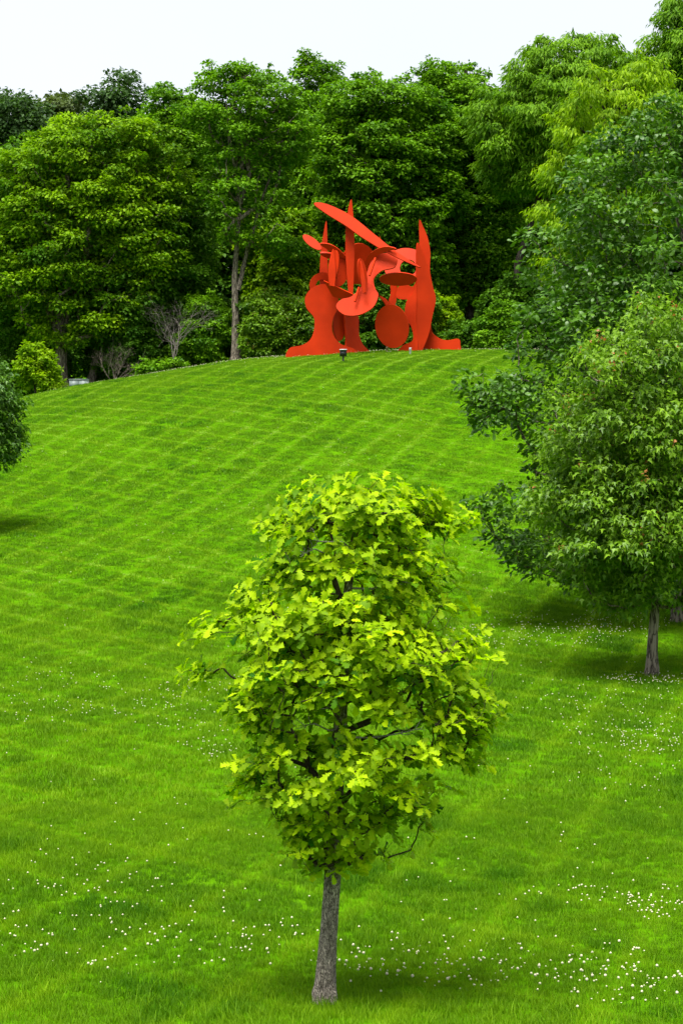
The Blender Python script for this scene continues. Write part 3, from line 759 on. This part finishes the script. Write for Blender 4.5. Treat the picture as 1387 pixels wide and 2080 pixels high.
# ------------------------------------------------------------------ the red sculpture (an invented arrangement of cut steel plates)
SD = 95.0
sx0, sz0 = xat(760, SD), float(gz(xat(760, SD), SD))
sculpt = thing('sculpture', 'tall red-orange abstract sculpture of curved steel plates on the hilltop', 'sculpture', (sx0, SD, sz0 - 0.05))
def smooth_outline(pts, k=5):
    P = np.array(pts, float); n = len(P); o = []
    for i in range(n):
        p0, p1, p2, p3 = P[i - 1], P[i], P[(i + 1) % n], P[(i + 2) % n]
        for t in np.arange(k) / k:
            o.append(0.5 * (2 * p1 + (p2 - p0) * t + (2 * p0 - 5 * p1 + 4 * p2 - p3) * t * t + (3 * p1 - p0 - 3 * p2 + p3) * t ** 3))
    return np.array(o)
def plate(name, outl, dy=0.0, yaw=0.0, pitch=0.0, thick=0.09, hole=None, smooth=True, about=None, bend=0.0):
    """steel plate cut to an outline given in photo pixels, standing at SD+dy, turned about its own centre"""
    O = smooth_outline(outl) if smooth else np.array(outl, float)
    W3 = np.array([at(px, py, SD) for px, py in O]); c = W3.mean(0) if about is None else at(about[0], about[1], SD)
    rings = [W3]
    if hole is not None:
        H = smooth_outline(hole) if len(hole) < 20 else np.array(hole, float)
        rings.append(np.array([at(px, py, SD) for px, py in H]))
    cyw, syw, cp, sp = math.cos(yaw), math.sin(yaw), math.cos(pitch), math.sin(pitch)
    def place(p, off):
        q = p - c; q = q.copy(); q[:, 1] = off + bend * (q[:, 0] ** 2)
        y = q[:, 1] * cp - q[:, 2] * sp; z = q[:, 1] * sp + q[:, 2] * cp; q[:, 1], q[:, 2] = y, z
        x = q[:, 0] * cyw - q[:, 1] * syw; y = q[:, 0] * syw + q[:, 1] * cyw
        return np.stack([x + c[0], y + c[1] + dy, q[:, 2] + c[2]], -1)
    import bmesh
    bm = bmesh.new()
    from mathutils.geometry import tessellate_polygon
    polys = [[Vector((p[0], p[2], 0)) for p in r] for r in rings]
    tri = tessellate_polygon(polys)
    allp = np.concatenate(rings)
    fr = place(allp, -thick / 2); bk = place(allp, thick / 2); n = len(allp)
    V = np.concatenate([fr, bk]); Fc = []
    for t in tri: Fc.append(list(t)); Fc.append([t[2] + n, t[1] + n, t[0] + n])
    s = 0
    for r in rings:
        k = len(r)
        for i in range(k):
            a, b = s + i, s + (i + 1) % k
            Fc.append([a, b, b + n, a + n])
        s += k
    bm.free()
    o = part(name, V, Fc, M_RED, sculpt)
    import bmesh as b2
    bm = b2.new(); bm.from_mesh(o.data); b2.ops.recalc_face_normals(bm, faces=bm.faces); bm.to_mesh(o.data); bm.free()
    return o
def ell(cx, cy, rx, ry, rot=0.0, n=28):
    a = np.arange(n) / n * 2 * math.pi
    x = rx * np.cos(a); y = ry * np.sin(a); c, s = math.cos(rot), math.sin(rot)
    return [(cx + x[i] * c - y[i] * s, cy + x[i] * s + y[i] * c) for i in range(n)]
def blade(x0, y0, x1, y1, w, skew=0.35, n=12):
    """pointed blade from its tip (x0, y0) to its root (x1, y1)"""
    dx, dy = x1 - x0, y1 - y0; L_ = math.hypot(dx, dy); ux, uy = dx / L_, dy / L_; px, py = -uy, ux
    t = np.linspace(0, 1, n)
    q_ = w * t ** 0.8 * (1 - 0.6 * t ** 2.5) * 1.25
    wl = q_ * (1 - skew); wr = q_ * skew
    a = [(x0 + ux * L_ * s + px * q, y0 + uy * L_ * s + py * q) for s, q in zip(t, wl)]
    b = [(x0 + ux * L_ * s - px * q, y0 + uy * L_ * s - py * q) for s, q in zip(t[1:], wr[1:])]
    return a + b[::-1]
# left upright: flared foot, waist, rounded head
plate('upright_plate', [(581, 728), (588, 708), (612, 702), (630, 690), (638, 668), (637, 645), (622, 626), (620, 604), (634, 585), (660, 577), (682, 592), (688, 620), (676, 648), (676, 676), (692, 698), (722, 709), (726, 728), (660, 730), (610, 730)], dy=0.0, yaw=0.12)
plate('upright_plate', [(692, 724), (694, 690), (690, 650), (694, 610), (720, 600), (730, 640), (731, 672), (742, 692), (762, 706), (764, 724)], dy=1.0, yaw=0.8)
# right upright and its outward foot
plate('upright_plate', [(800, 720), (816, 700), (838, 690), (836, 665), (822, 640), (824, 612), (838, 594), (846, 580), (846, 650), (846, 720)], dy=0.2, yaw=-0.4, about=(846, 620))
plate('upright_plate', [(846, 720), (846, 610), (846, 498), (858, 508), (874, 545), (882, 578), (889, 604), (881, 640), (873, 676), (853, 720)], dy=0.2, yaw=0.42, about=(846, 620))
plate('foot_plate', [(836, 716), (852, 690), (872, 640), (878, 668), (894, 682), (912, 687), (934, 685), (938, 698), (934, 712), (880, 716)], dy=0.9, yaw=-0.3)
# upright blades
plate('blade_plate', [(713, 409), (707, 430), (702, 470), (702, 530), (708, 602), (716, 602), (719, 530), (719, 470), (716, 430)], dy=-0.5, yaw=0.15)
plate('blade_plate', [(663, 446), (657, 470), (652, 505), (649, 560), (654, 600), (665, 600), (665, 500)], dy=0.5, yaw=-0.1)
plate('blade_plate', [(852, 443), (860, 455), (870, 480), (875, 510), (874, 545), (880, 600), (866, 640), (856, 560), (853, 500)], dy=0.7, yaw=0.1)
plate('blade_plate', blade(772, 470, 768, 540, 15, 0.6), dy=1.2, yaw=0.1, smooth=False)
# the long leaning blade
plate('leaning_blade_plate', [(638, 418), (652, 415), (678, 424), (716, 446), (762, 486), (806, 524), (852, 556), (800, 532), (742, 496), (700, 464), (660, 437)], dy=-0.9, pitch=-0.25)
# discs
plate('disc_plate', ell(728, 526, 37, 42), dy=1.4, yaw=0.3, pitch=0.3)
plate('disc_plate', ell(796, 664, 35, 44, -0.1), dy=-0.2, yaw=-0.28, pitch=0.22)
plate('disc_plate', ell(690, 650, 17, 40, 0.1), dy=0.6, yaw=0.7)
# smaller curved pieces in the middle
plate('crescent_plate', [(736, 548), (744, 528), (762, 514), (786, 508), (806, 514), (786, 518), (766, 526), (752, 542)], dy=-1.0, yaw=-0.3, pitch=0.5)
plate('crescent_plate', [(768, 600), (784, 606), (794, 622), (790, 640), (776, 648), (784, 630), (782, 616)], dy=0.3, yaw=0.4)
plate('crescent_plate', [(648, 500), (668, 500), (690, 512), (708, 532), (688, 526), (668, 514)], dy=-0.7, yaw=0.2, pitch=0.6)
plate('petal_plate', blade(728, 536, 742, 606, 12, 0.5), dy=-1.7, yaw=-0.8, smooth=False)
plate('petal_plate', blade(680, 512, 672, 590, 20, 0.4), dy=-1.1, yaw=0.5, pitch=-0.15, smooth=False)
plate('rib_plate', [(716, 622), (730, 592), (733, 592), (719, 624)], dy=-1.55, yaw=0.9, smooth=False)
plate('rib_plate', [(744, 570), (764, 532), (767, 533), (747, 572)], dy=-1.45, yaw=0.9, smooth=False)
# arched ring
plate('ring_plate', ell(824, 534, 44, 40), dy=0.8, hole=ell(830, 540, 17, 19)[::-1], yaw=-0.1, pitch=-0.35)
plate('ring_plate', ell(656, 578, 28, 27), dy=0.4, hole=ell(654, 578, 13, 13)[::-1], yaw=0.15, pitch=0.1)
# rounded lobes in the middle
plate('lobe_plate', [(684, 634), (694, 618), (714, 612), (732, 592), (744, 560), (752, 536), (772, 518), (802, 522), (800, 548), (774, 556), (758, 574), (762, 596), (768, 610), (758, 636), (732, 652), (702, 652)], dy=-1.2, yaw=-0.1, pitch=-0.30)
plate('lobe_plate', ell(688, 550, 22, 36, 0.2), dy=-0.4, yaw=0.4)
plate('lobe_plate', ell(678, 546, 12, 32, 0.12), dy=-0.8, yaw=-0.6)
plate('lobe_plate', ell(735, 566, 10, 30, -0.2), dy=-1.5, yaw=0.6)
plate('wing_plate', ell(634, 494, 24, 9, 0.72), dy=-0.2, pitch=-0.3)
plate('shelf_plate', ell(808, 570, 38, 14, 0.0), dy=-0.5, pitch=0.5)
plate('shelf_plate', [(650, 510), (676, 512), (706, 530), (700, 536), (664, 524)], dy=-0.1, pitch=1.0)
plate('shelf_plate', [(658, 572), (720, 603), (704, 614), (676, 606)], dy=-0.6, pitch=0.55, smooth=False)
plate('neck_plate', [(792, 556), (806, 560), (806, 600), (800, 622), (790, 610), (794, 590)], dy=0.6, yaw=0.2)
plate('neck_plate', [(838, 580), (846, 572), (848, 604), (826, 606), (806, 602), (808, 582), (822, 574)], dy=0.4, yaw=-0.1)

# ------------------------------------------------------------------ small things on the crest
def floodlight():
    g = ground_at(697, 735); x, D, z = g
    t = thing('floodlight', 'small black floodlight on a stake in front of the sculpture', 'floodlight', g)
    k = D / F
    V, Q = box_geo((x, D, z + 17 * k), (14 * k, 8 * k, 12 * k)); part('lamp_housing', V, Q, M_BLACK, t)
    V, Q = box_geo((x, D - 1 * k, z + 24 * k), (15 * k, 11 * k, 2 * k)); part('visor', V, Q, M_WHITE, t)
    V, Q = tube([(x, D, z - 0.05), (x, D, z + 11 * k)], [2 * k, 2 * k], 8); part('stake', V, Q, M_BLACK, t)
    V, Q = box_geo((x, D - 4.3 * k, z + 17 * k), (12 * k, 0.6 * k, 10 * k)); part('glass', V, Q, M_BLACK, t)
floodlight()
def marker(px, py, wpx, hpx, name, label, cat, mat):
    g = ground_at(px, py, True); x, D, z = g; k = D / F
    t = thing(name, label, cat, g)
    V, Q = tube([(x, D, z - 0.05), (x, D, z + hpx * 0.6 * k), (x, D, z + hpx * 0.7 * k), (x, D, z + hpx * k)], [wpx * 0.35 * k, wpx * 0.3 * k, wpx * 0.5 * k, wpx * 0.45 * k], 8)
    part('post', V, Q, mat, t)
    V, Q = box_geo((x, D, z + hpx * 1.02 * k), (wpx * 0.9 * k, wpx * 0.7 * k, 0.02), 0.8); part('cap', V, Q, mat, t)
marker(833, 720, 6, 13, 'marker_post', 'small white marker post in the grass right of the sculpture disc', 'post', M_WHITE)
marker(786, 710, 5, 10, 'marker_post', 'short tan wooden post at the foot of the sculpture disc', 'post', M_TAN)
x, D = xat(160, 100.6), 100.6; z = float(gz(x, D)); k = D / F
cab = thing('utility_cabinet', 'low grey-green utility cabinet beside the stout trunk on the crest', 'cabinet', (x, D, z))
for s, nm in ((-1, 'door'), (1, 'door')):
    V, Q = box_geo((x + s * 9.6 * k, D - 0.3, z + 10 * k), (18.6 * k, 0.04, 18 * k)); part(nm, V, Q, M_GREYBOX, cab)
V, Q = box_geo((x, D, z + 10 * k), (38 * k, 0.55, 19.5 * k)); part('body', V, Q, M_GREYBOX, cab)
V, Q = box_geo((x, D - 0.01, z + 20.6 * k), (40 * k, 0.66, 1.6 * k)); part('lid', V, Q, M_GREYBOX, cab)
x, D = xat(430, 103), 103; z = float(gz(x, D))
rs = np.random.default_rng(8)
st = thing('tree_stump', 'dark broken tree trunk standing in the shade left of the tall bare trunk', 'tree trunk', (x, D, z - 0.05))
V, Q = trunk_geo([(x, D, z - 0.05), (x - 0.02, D, z + 0.7), (x + 0.03, D, z + 1.35)], 0.24, 0.2, rs, 10, 1.25); part('trunk', V, Q, M_BARKDK, st, smooth=True)
V, Q = tube([(x + 0.03, D, z + 1.33), (x + 0.03, D, z + 1.37), (x + 0.03, D, z + 1.42)], [0.205, 0.13, 0.02], 10); part('broken_top', V, Q, M_BARK, st)

# ------------------------------------------------------------------ the young oak in front
HD = 14.0
hr = np.random.default_rng(99)
HT = [(660, 2036), (662, 1960), (670, 1860), (677, 1760), (682, 1640), (690, 1500), (694, 1400), (700, 1290), (706, 1200), (716, 1110), (730, 1040), (736, 1000)]
hb = at(660, 2030, HD); hx, hz = hb[0], float(gz(hb[0], HD)) - 0.02
hero = thing('young_oak_tree', 'young oak with bright yellow-green lobed leaves and a slim grey trunk in the foreground', 'tree', (hx, HD, hz))
hpath = np.array([at(px, py, HD) for px, py in HT]); hpath[0][2] = hz
def hero_trunk():
    n = 220; sides = 44
    t = np.linspace(0, 1, len(hpath)); tt = np.linspace(0, 1, n)
    Q = np.stack([np.interp(tt, t, hpath[:, k]) for k in range(3)], -1)
    ker = np.ones(9) / 9
    for k in range(3):
        pad = np.concatenate([np.full(4, Q[0, k]), Q[:, k], np.full(4, Q[-1, k])]); s = np.convolve(pad, ker, 'valid'); s[0] = Q[0, k]; Q[:, k] = s
    h = Q[:, 2] - hz
    R = np.interp(h, [0, 0.12, 0.3, 0.6, 1.0, 1.4, 2.0, 2.6, 3.2, 3.7], [0.094, 0.078, 0.066, 0.058, 0.057, 0.051, 0.045, 0.036, 0.024, 0.010])
    ang = np.arange(sides) / sides * 2 * math.pi
    rid = np.zeros((n, sides))
    for j, a in enumerate(ang):
        u = math.cos(a) * 3.2; v = math.sin(a) * 3.2
        rid[:, j] = (value_noise(u * 1.2 + h * 1.6, v * 1.2 + h * 2.0, 2) - 0.5) * 0.12 + (value_noise(a * 5 + 3 + h * 1.5, h * 9, 12) - 0.5) * 0.20
        rid[:, j] += 0.30 * np.exp(-h / 0.07) * max(0, math.cos(a * 2.5 + 0.6)) + 0.12 * np.exp(-((h - 0.10) / 0.035) ** 2) * (math.sin(3 * a + 1) > 0)
    T = norm(np.gradient(Q, axis=0)); A = norm(np.cross(T, np.array([0.1, 1.0, 0.1]))); B = np.cross(T, A)
    RR = R[:, None] * (1 + rid)
    V = (Q[:, None] + RR[:, :, None] * (np.cos(ang)[None, :, None] * A[:, None] + np.sin(ang)[None, :, None] * B[:, None])).reshape(-1, 3)
    i = np.arange(n - 1)[:, None] * sides; j = np.arange(sides)[None, :]; j2 = (j + 1) % sides
    return V, np.stack([i + j, i + j2, i + sides + j2, i + sides + j], -1).reshape(-1, 4)
part('trunk', *hero_trunk(), M_TRUNK, hero, smooth=True)

HPROF = [(1005, 690, 800), (1030, 610, 860), (1070, 570, 890), (1110, 555, 885), (1150, 520, 875), (1200, 480, 890), (1250, 450, 925), (1300, 455, 950), (1350, 445, 960), (1400, 460, 965), (1450, 500, 970),
         (1500, 520, 950), (1550, 505, 945), (1590, 505, 915), (1630, 525, 840), (1675, 570, 825), (1715, 615, 770), (1755, 655, 705)]
GAPS = [(705, 1105, 95, 36, 0.72), (695, 1190, 85, 28, 0.85), (665, 1462, 100, 42, 0.95), (800, 1490, 90, 36, 0.93), (865, 1570, 80, 30, 0.95), (600, 1565, 65, 30, 0.9), (560, 1210, 50, 25, 0.7), (740, 1700, 110, 22, 0.85), (690, 1620, 42, 42, 0.75), (470, 1350, 40, 22, 0.6), (900, 1240, 50, 24, 0.7)]
HK = envelope_points(HPROF, HD, 270, 0.125, hr, 0.9, 0.66, 0.5, 300)
HK = np.concatenate([HK, np.array([at(px, py, HD + dy) for px, py, dy in ((600, 1035, 0.0), (640, 1010, -0.2), (690, 998, 0.1), (740, 995, -0.15), (795, 1000, 0.05), (840, 1015, -0.1), (870, 1045, 0.1), (575, 1070, 0.1),
      (650, 1040, -0.45), (740, 1030, -0.5), (820, 1045, -0.45), (900, 1065, 0.1), (965, 1330, 0.1), (970, 1400, -0.1), (970, 1460, 0.1), (940, 1545, 0), (430, 1360, 0.05), (440, 1280, 0.0), (480, 1420, -0.1), (510, 1560, 0.1), (590, 1010, 0.1), (620, 990, 0.05), (868, 1008, 0.05), (895, 1035, 0.0), (915, 1062, 0.1), (555, 1050, 0.0))])])
HC = []
for c in HK:
    o = np.array([c[0] - xat(700, HD), c[1] - HD, 0.0]); o = o / max(np.linalg.norm(o), 0.05)
    for q in range(hr.integers(6, 10)):
        v = hr.normal(0, 1, 3) * np.array([0.085, 0.085, 0.032]); v[2] -= 0.3 * abs(v @ o)
        HC.append(c + v)
HC = np.array(HC)
keep = []
for c in HC:
    py = HORIZON - (c[2] - EYE) / c[1] * F; px = PW / 2 + c[0] / c[1] * F
    k = True
    for gx_, gy_, rx, ry, pr_ in GAPS:
        if ((px - gx_) / rx) ** 2 + ((py - gy_) / ry) ** 2 < 1 and c[1] < HD + 0.55 and hr.random() < pr_: k = False
    keep.append(k)
HC = HC[np.array(keep)]
extra = [(372, 1366, -0.02), (390, 1362, -0.05), (405, 1372, 0.0), (400, 1355, 0.03), (960, 1068, 0.1), (935, 1050, 0.05), (1015, 1340, 0), (1010, 1450, 0.1), (985, 1540, 0.1), (880, 1690, 0), (850, 1680, -0.05), (470, 1640, 0), (495, 1625, 0), (700, 975, 0), (770, 968, -0.2), (820, 975, 0.1), (925, 1150, 0), (935, 1190, 0.1), (985, 1280, 0), (405, 1255, 0.1)]
HC = np.concatenate([HC, np.array([at(px, py, HD + dy) for px, py, dy in extra])])
G = skeleton(hpath[2:], HC, 0.0022, 0.040, hr, 6, 0.05)
part('branches', *G.get(), M_TWIG, hero, smooth=True, kind='stuff')
for (px, py, dy, dx, dz) in ((655, 1100, -0.35, -0.14, 0.02), (640, 1470, -0.3, -0.16, -0.02), (650, 1440, -0.3, -0.03, 0.17), (790, 1180, -0.3, 0.15, 0.05), (810, 1490, -0.35, 0.16, 0.04), (640, 1115, -0.4, -0.1, -0.04)):
    Gd = Geo(); p = at(px, py, HD + dy)
    a = np.array([np.interp(p[2], hpath[:, 2], hpath[:, 0]), HD, p[2] - 0.05])
    path = [a, (a + p) / 2 + hr.normal(0, 0.02, 3), p, p + np.array([dx, -0.02, dz])]
    Gd.add(*tube(path, [0.008, 0.007, 0.005, 0.002], 5))
    for s in range(7):
        q = p + (np.array([dx, -0.02, dz])) * hr.random(); e = q + hr.normal(0, 0.05, 3) + np.array([dx, 0, dz]) * 0.3
        Gd.add(*tube([q, (q + e) / 2 + hr.normal(0, 0.01, 3), e], [0.0035, 0.0025, 0.0012], 4))
    part('dead_branch', *Gd.get(), M_DEAD, hero)['label'] = 'bare grey dead twig inside the crown'

# lobed oak leaf, flat template along +x: midrib and both edges
LT = np.array([0.0, 0.12, 0.22, 0.30, 0.42, 0.50, 0.62, 0.70, 0.82, 0.89, 1.0])
LW = np.array([0.0, 0.03, 0.14, 0.06, 0.25, 0.11, 0.32, 0.15, 0.27, 0.13, 0.0])
LS = np.array([0, 0, 0.05, 0, 0.075, 0, 0.085, 0, 0.07, 0.02, 0.0])      # lobes point forward
def oak_leaf(fold, bend, wave, ph, LT=LT, LW=LW, LS=LS):
    n = len(LT); V = []
    for s in (0, 1, -1):
        for k in range(n):
            x = LT[k] + (LS[k] if s else 0); y = s * LW[k]
            z = abs(y) * fold - bend * x * x + (wave * math.sin(7 * x + ph + s) * abs(y) * 2 if s else 0)
            V.append((x, y, z))
    V = np.array(V); Fq = []
    for k in range(n - 1):
        Fq.append([k, k + 1, n + k + 1]); Fq.append([k, n + k + 1, n + k])
        Fq.append([k, 2 * n + k + 1, k + 1]); Fq.append([k, 2 * n + k, 2 * n + k + 1])
    # the first and last rows share the midrib points
    Fq = [f for f in Fq if len({tuple(np.round(V[i], 5)) for i in f}) == 3]
    return V, np.array(Fq)
LV = [oak_leaf(f, b, w, p) for f, b, w, p in ((0.35, 0.25, 0.15, 0), (0.6, 0.1, 0.2, 1), (0.2, 0.4, 0.2, 2), (0.8, 0.3, 0.1, 3), (0.45, 0.05, 0.25, 4), (0.15, 0.55, 0.15, 5))]
q_ = [0, 2, 3, 4, 5, 6, 7, 8, 10]
LVS = [oak_leaf(f, b, w, p, LT[q_], LW[q_], LS[q_]) for f, b, w, p in ((0.35, 0.25, 0.15, 0), (0.6, 0.1, 0.2, 1), (0.2, 0.4, 0.2, 2), (0.8, 0.3, 0.1, 3), (0.45, 0.05, 0.25, 4), (0.15, 0.55, 0.15, 5))]
leaves = []     # (position, x axis, normal, size, tint, variant)
crown_c = np.array([xat(700, HD), HD, zat(1350, HD)])
for c in HC:
    axis = np.array([np.interp(c[2], hpath[:, 2], hpath[:, 0]), HD, c[2]])
    o = c - axis; o[2] = 0.0
    out_h = norm(o)
    d = norm(out_h * 0.75 + np.array([0, 0, 0.85]) + hr.normal(0, 0.28, 3))
    ref = norm(np.cross(d, hr.standard_normal(3))); ref2 = np.cross(d, ref)
    k = hr.integers(5, 8); a0 = hr.random() * 6.28; tb = np.clip(0.60 + hr.normal(0, 0.16), 0.1, 0.95)
    for i in range(k):
        a = a0 + i * 2.39996
        side = ref * math.cos(a) + ref2 * math.sin(a)
        el = hr.uniform(0.05, 0.75)
        x = norm(side * math.cos(el) + d * math.sin(el) + np.array([0, 0, -0.15]) + hr.normal(0, 0.15, 3))
        nn = norm(d * 0.8 + np.array([0, -0.12, 0.25]) - side * 0.3 * math.sin(el) + hr.normal(0, 0.2, 3))
        nn = norm(nn - (nn @ x) * x)
        leaves.append((c + hr.normal(0, 0.012, 3) - d * 0.02 * (i / k), x, nn, hr.uniform(0.068, 0.112), float(np.clip(tb + hr.normal(0, 0.2), 0, 1)), int(hr.integers(0, 6))))
# the 300 leaves that show largest, on the near side, become leaves of their own
def shows(l):
    p, x, nn, s, t, v = l
    ctr = p + x * s * 0.5; view = norm(np.array([0, 0, EYE]) - ctr)
    rad = np.linalg.norm((ctr - crown_c)[[0, 2]] / np.array([1.0, 1.3]))
    return s * abs(nn @ view) * (1.0 + 1.1 * (HD - ctr[1]))
order = sorted(range(len(leaves)), key=lambda i: -shows(leaves[i]))
single = set(order[:300])
leaf_meshes = {}
from mathutils import Matrix
def leaf_mesh(v, tq):
    key = (v, tq)
    if key not in leaf_meshes:
        V, Fc = LV[v]; leaf_meshes[key] = make_mesh('leaf', V, Fc, M_HERO, np.full(len(Fc), (tq + 0.5) / 6), smooth=True)
    return leaf_meshes[key]
LVs, LFs, LTs, nV = [], [], [], 0
for i, (p, x, nn, s, t, v) in enumerate(leaves):
    y = np.cross(nn, x)
    if i in single:
        ob = bpy.data.objects.new('leaf', leaf_mesh(v, min(5, int(t * 6)))); COL.objects.link(ob); ob.parent = hero
        q = p - np.array([hx, HD, hz])
        ob.matrix_local = Matrix(((x[0] * s, y[0] * s, nn[0] * s, q[0]), (x[1] * s, y[1] * s, nn[1] * s, q[1]), (x[2] * s, y[2] * s, nn[2] * s, q[2]), (0, 0, 0, 1)))
    else:
        V, Fc = LVS[v]
        LVs.append(p + s * (V[:, 0:1] * x + V[:, 1:2] * y + V[:, 2:3] * nn)); LFs.append(Fc + nV); nV += len(V); LTs.append(np.full(len(Fc), t))
part('foliage', np.concatenate(LVs), np.concatenate(LFs), M_HERO, hero, tint=np.concatenate(LTs), smooth=True, kind='stuff')

# ------------------------------------------------------------------ clover
cr_ = np.random.default_rng(17)
pts = []
for (cx, cyy, rx, ry, n) in ((1000, 1965, 370, 45, 150), (1260, 2015, 130, 35, 60), (290, 1940, 240, 40, 40), (60, 1930, 80, 30, 16), (250, 1870, 260, 70, 55), (560, 1925, 100, 35, 30),
                             (1190, 1832, 130, 20, 40), (1335, 1850, 60, 35, 50), (1330, 1510, 80, 28, 70), (1240, 1450, 150, 60, 130), (1100, 1290, 180, 32, 260), (1260, 1270, 100, 25, 90), (1330, 1385, 110, 10, 120),
                             (430, 1440, 160, 60, 170), (110, 1425, 150, 60, 90), (420, 1530, 60, 20, 30), (1270, 1560, 120, 80, 60), (150, 1780, 160, 60, 30), (940, 1990, 260, 40, 40), (690, 1500, 690, 500, 260), (700, 1000, 690, 250, 200)):
    k = 0
    while k < n:
        a = cr_.random() * 6.283; r = math.sqrt(cr_.random()) * (1.0 if cr_.random() < 0.8 else 1.35)
        px, py = cx + rx * r * math.cos(a), cyy + ry * r * math.sin(a); k += 1
        if not (-40 < px < 1430 and 720 < py < 2110): continue
        g = ground_at(px, py)
        if g is not None: pts.append(g)
for k in range(1500):      # the pale clover band along the crest
    X = cr_.uniform(-16, 10); D = 100.5 - abs(cr_.normal(0, 3.2))
    if D > 86: pts.append(np.array([X, D, float(gz(X, D))]))
pts = np.array(pts)
def flower_geo(r):
    a = np.arange(6) / 6 * 6.283
    V = [(0, 0, -r * 0.7)]
    for z, q in ((-r * 0.45, 0.8), (r * 0.25, 1.0), (r * 0.75, 0.6)):
        for k, t in enumerate(a): V.append((q * r * math.cos(t) * (1.08 if k % 2 else 0.92), q * r * math.sin(t) * (1.08 if k % 2 else 0.92), z))
    V.append((0, 0, r)); Fc = []
    for k in range(6):
        k2 = (k + 1) % 6
        Fc.append([0, 1 + k2, 1 + k]); Fc.append([19, 13 + k, 13 + k2])
        for b in (1, 7):
            Fc.append([b + k, b + k2, b + 6 + k2]); Fc.append([b + k, b + 6 + k2, b + 6 + k])
    return np.array(V), np.array(Fc)
fv, ff = flower_geo(1.0)
order = np.argsort(pts[:, 1])
near, far = order[:300], order[300:]
fmesh = []
for q in range(5):
    r = 0.0058 + 0.0014 * q
    fmesh.append(make_mesh('clover_flower', fv * np.array([r, r, r * (0.85 + 0.1 * q)]) , ff, M_FLOWER, smooth=True))
for i in near:
    ob = bpy.data.objects.new('clover_flower', fmesh[int(cr_.integers(0, 5))]); COL.objects.link(ob)
    ob.location = pts[i] + np.array([0, 0, cr_.uniform(0.022, 0.078)]); ob.rotation_euler = (cr_.normal(0, 0.3), cr_.normal(0, 0.3), cr_.random() * 6)
    ob['label'] = 'tiny white clover flower head in the foreground grass'; ob['category'] = 'flower'; ob['group'] = 'white clover flowers in the foreground grass'
fv = np.array([[0, 0, 1], [0.95, 0, 0.1], [0, 0.95, 0.1], [-0.95, 0, 0.1], [0, -0.95, 0.1], [0, 0, -0.8]])
ff = np.array([[0, 1, 2], [0, 2, 3], [0, 3, 4], [0, 4, 1], [5, 2, 1], [5, 3, 2], [5, 4, 3], [5, 1, 4]])
Vs, Fs = [], []
for k, i in enumerate(far):
    r = cr_.uniform(0.009, 0.0125) * (1.0 + 0.007 * max(0, pts[i][1] - 20))
    Vs.append(fv * r * np.array([1, 1, cr_.uniform(0.8, 1.2)]) + pts[i] + np.array([0, 0, cr_.uniform(0.06, 0.09)])); Fs.append(ff + k * 6)
cf = part('clover_flowers', np.concatenate(Vs), np.concatenate(Fs), M_FLOWER, smooth=True, kind='stuff')
cf['label'] = 'white clover flowers scattered over the lawn and along the crest'
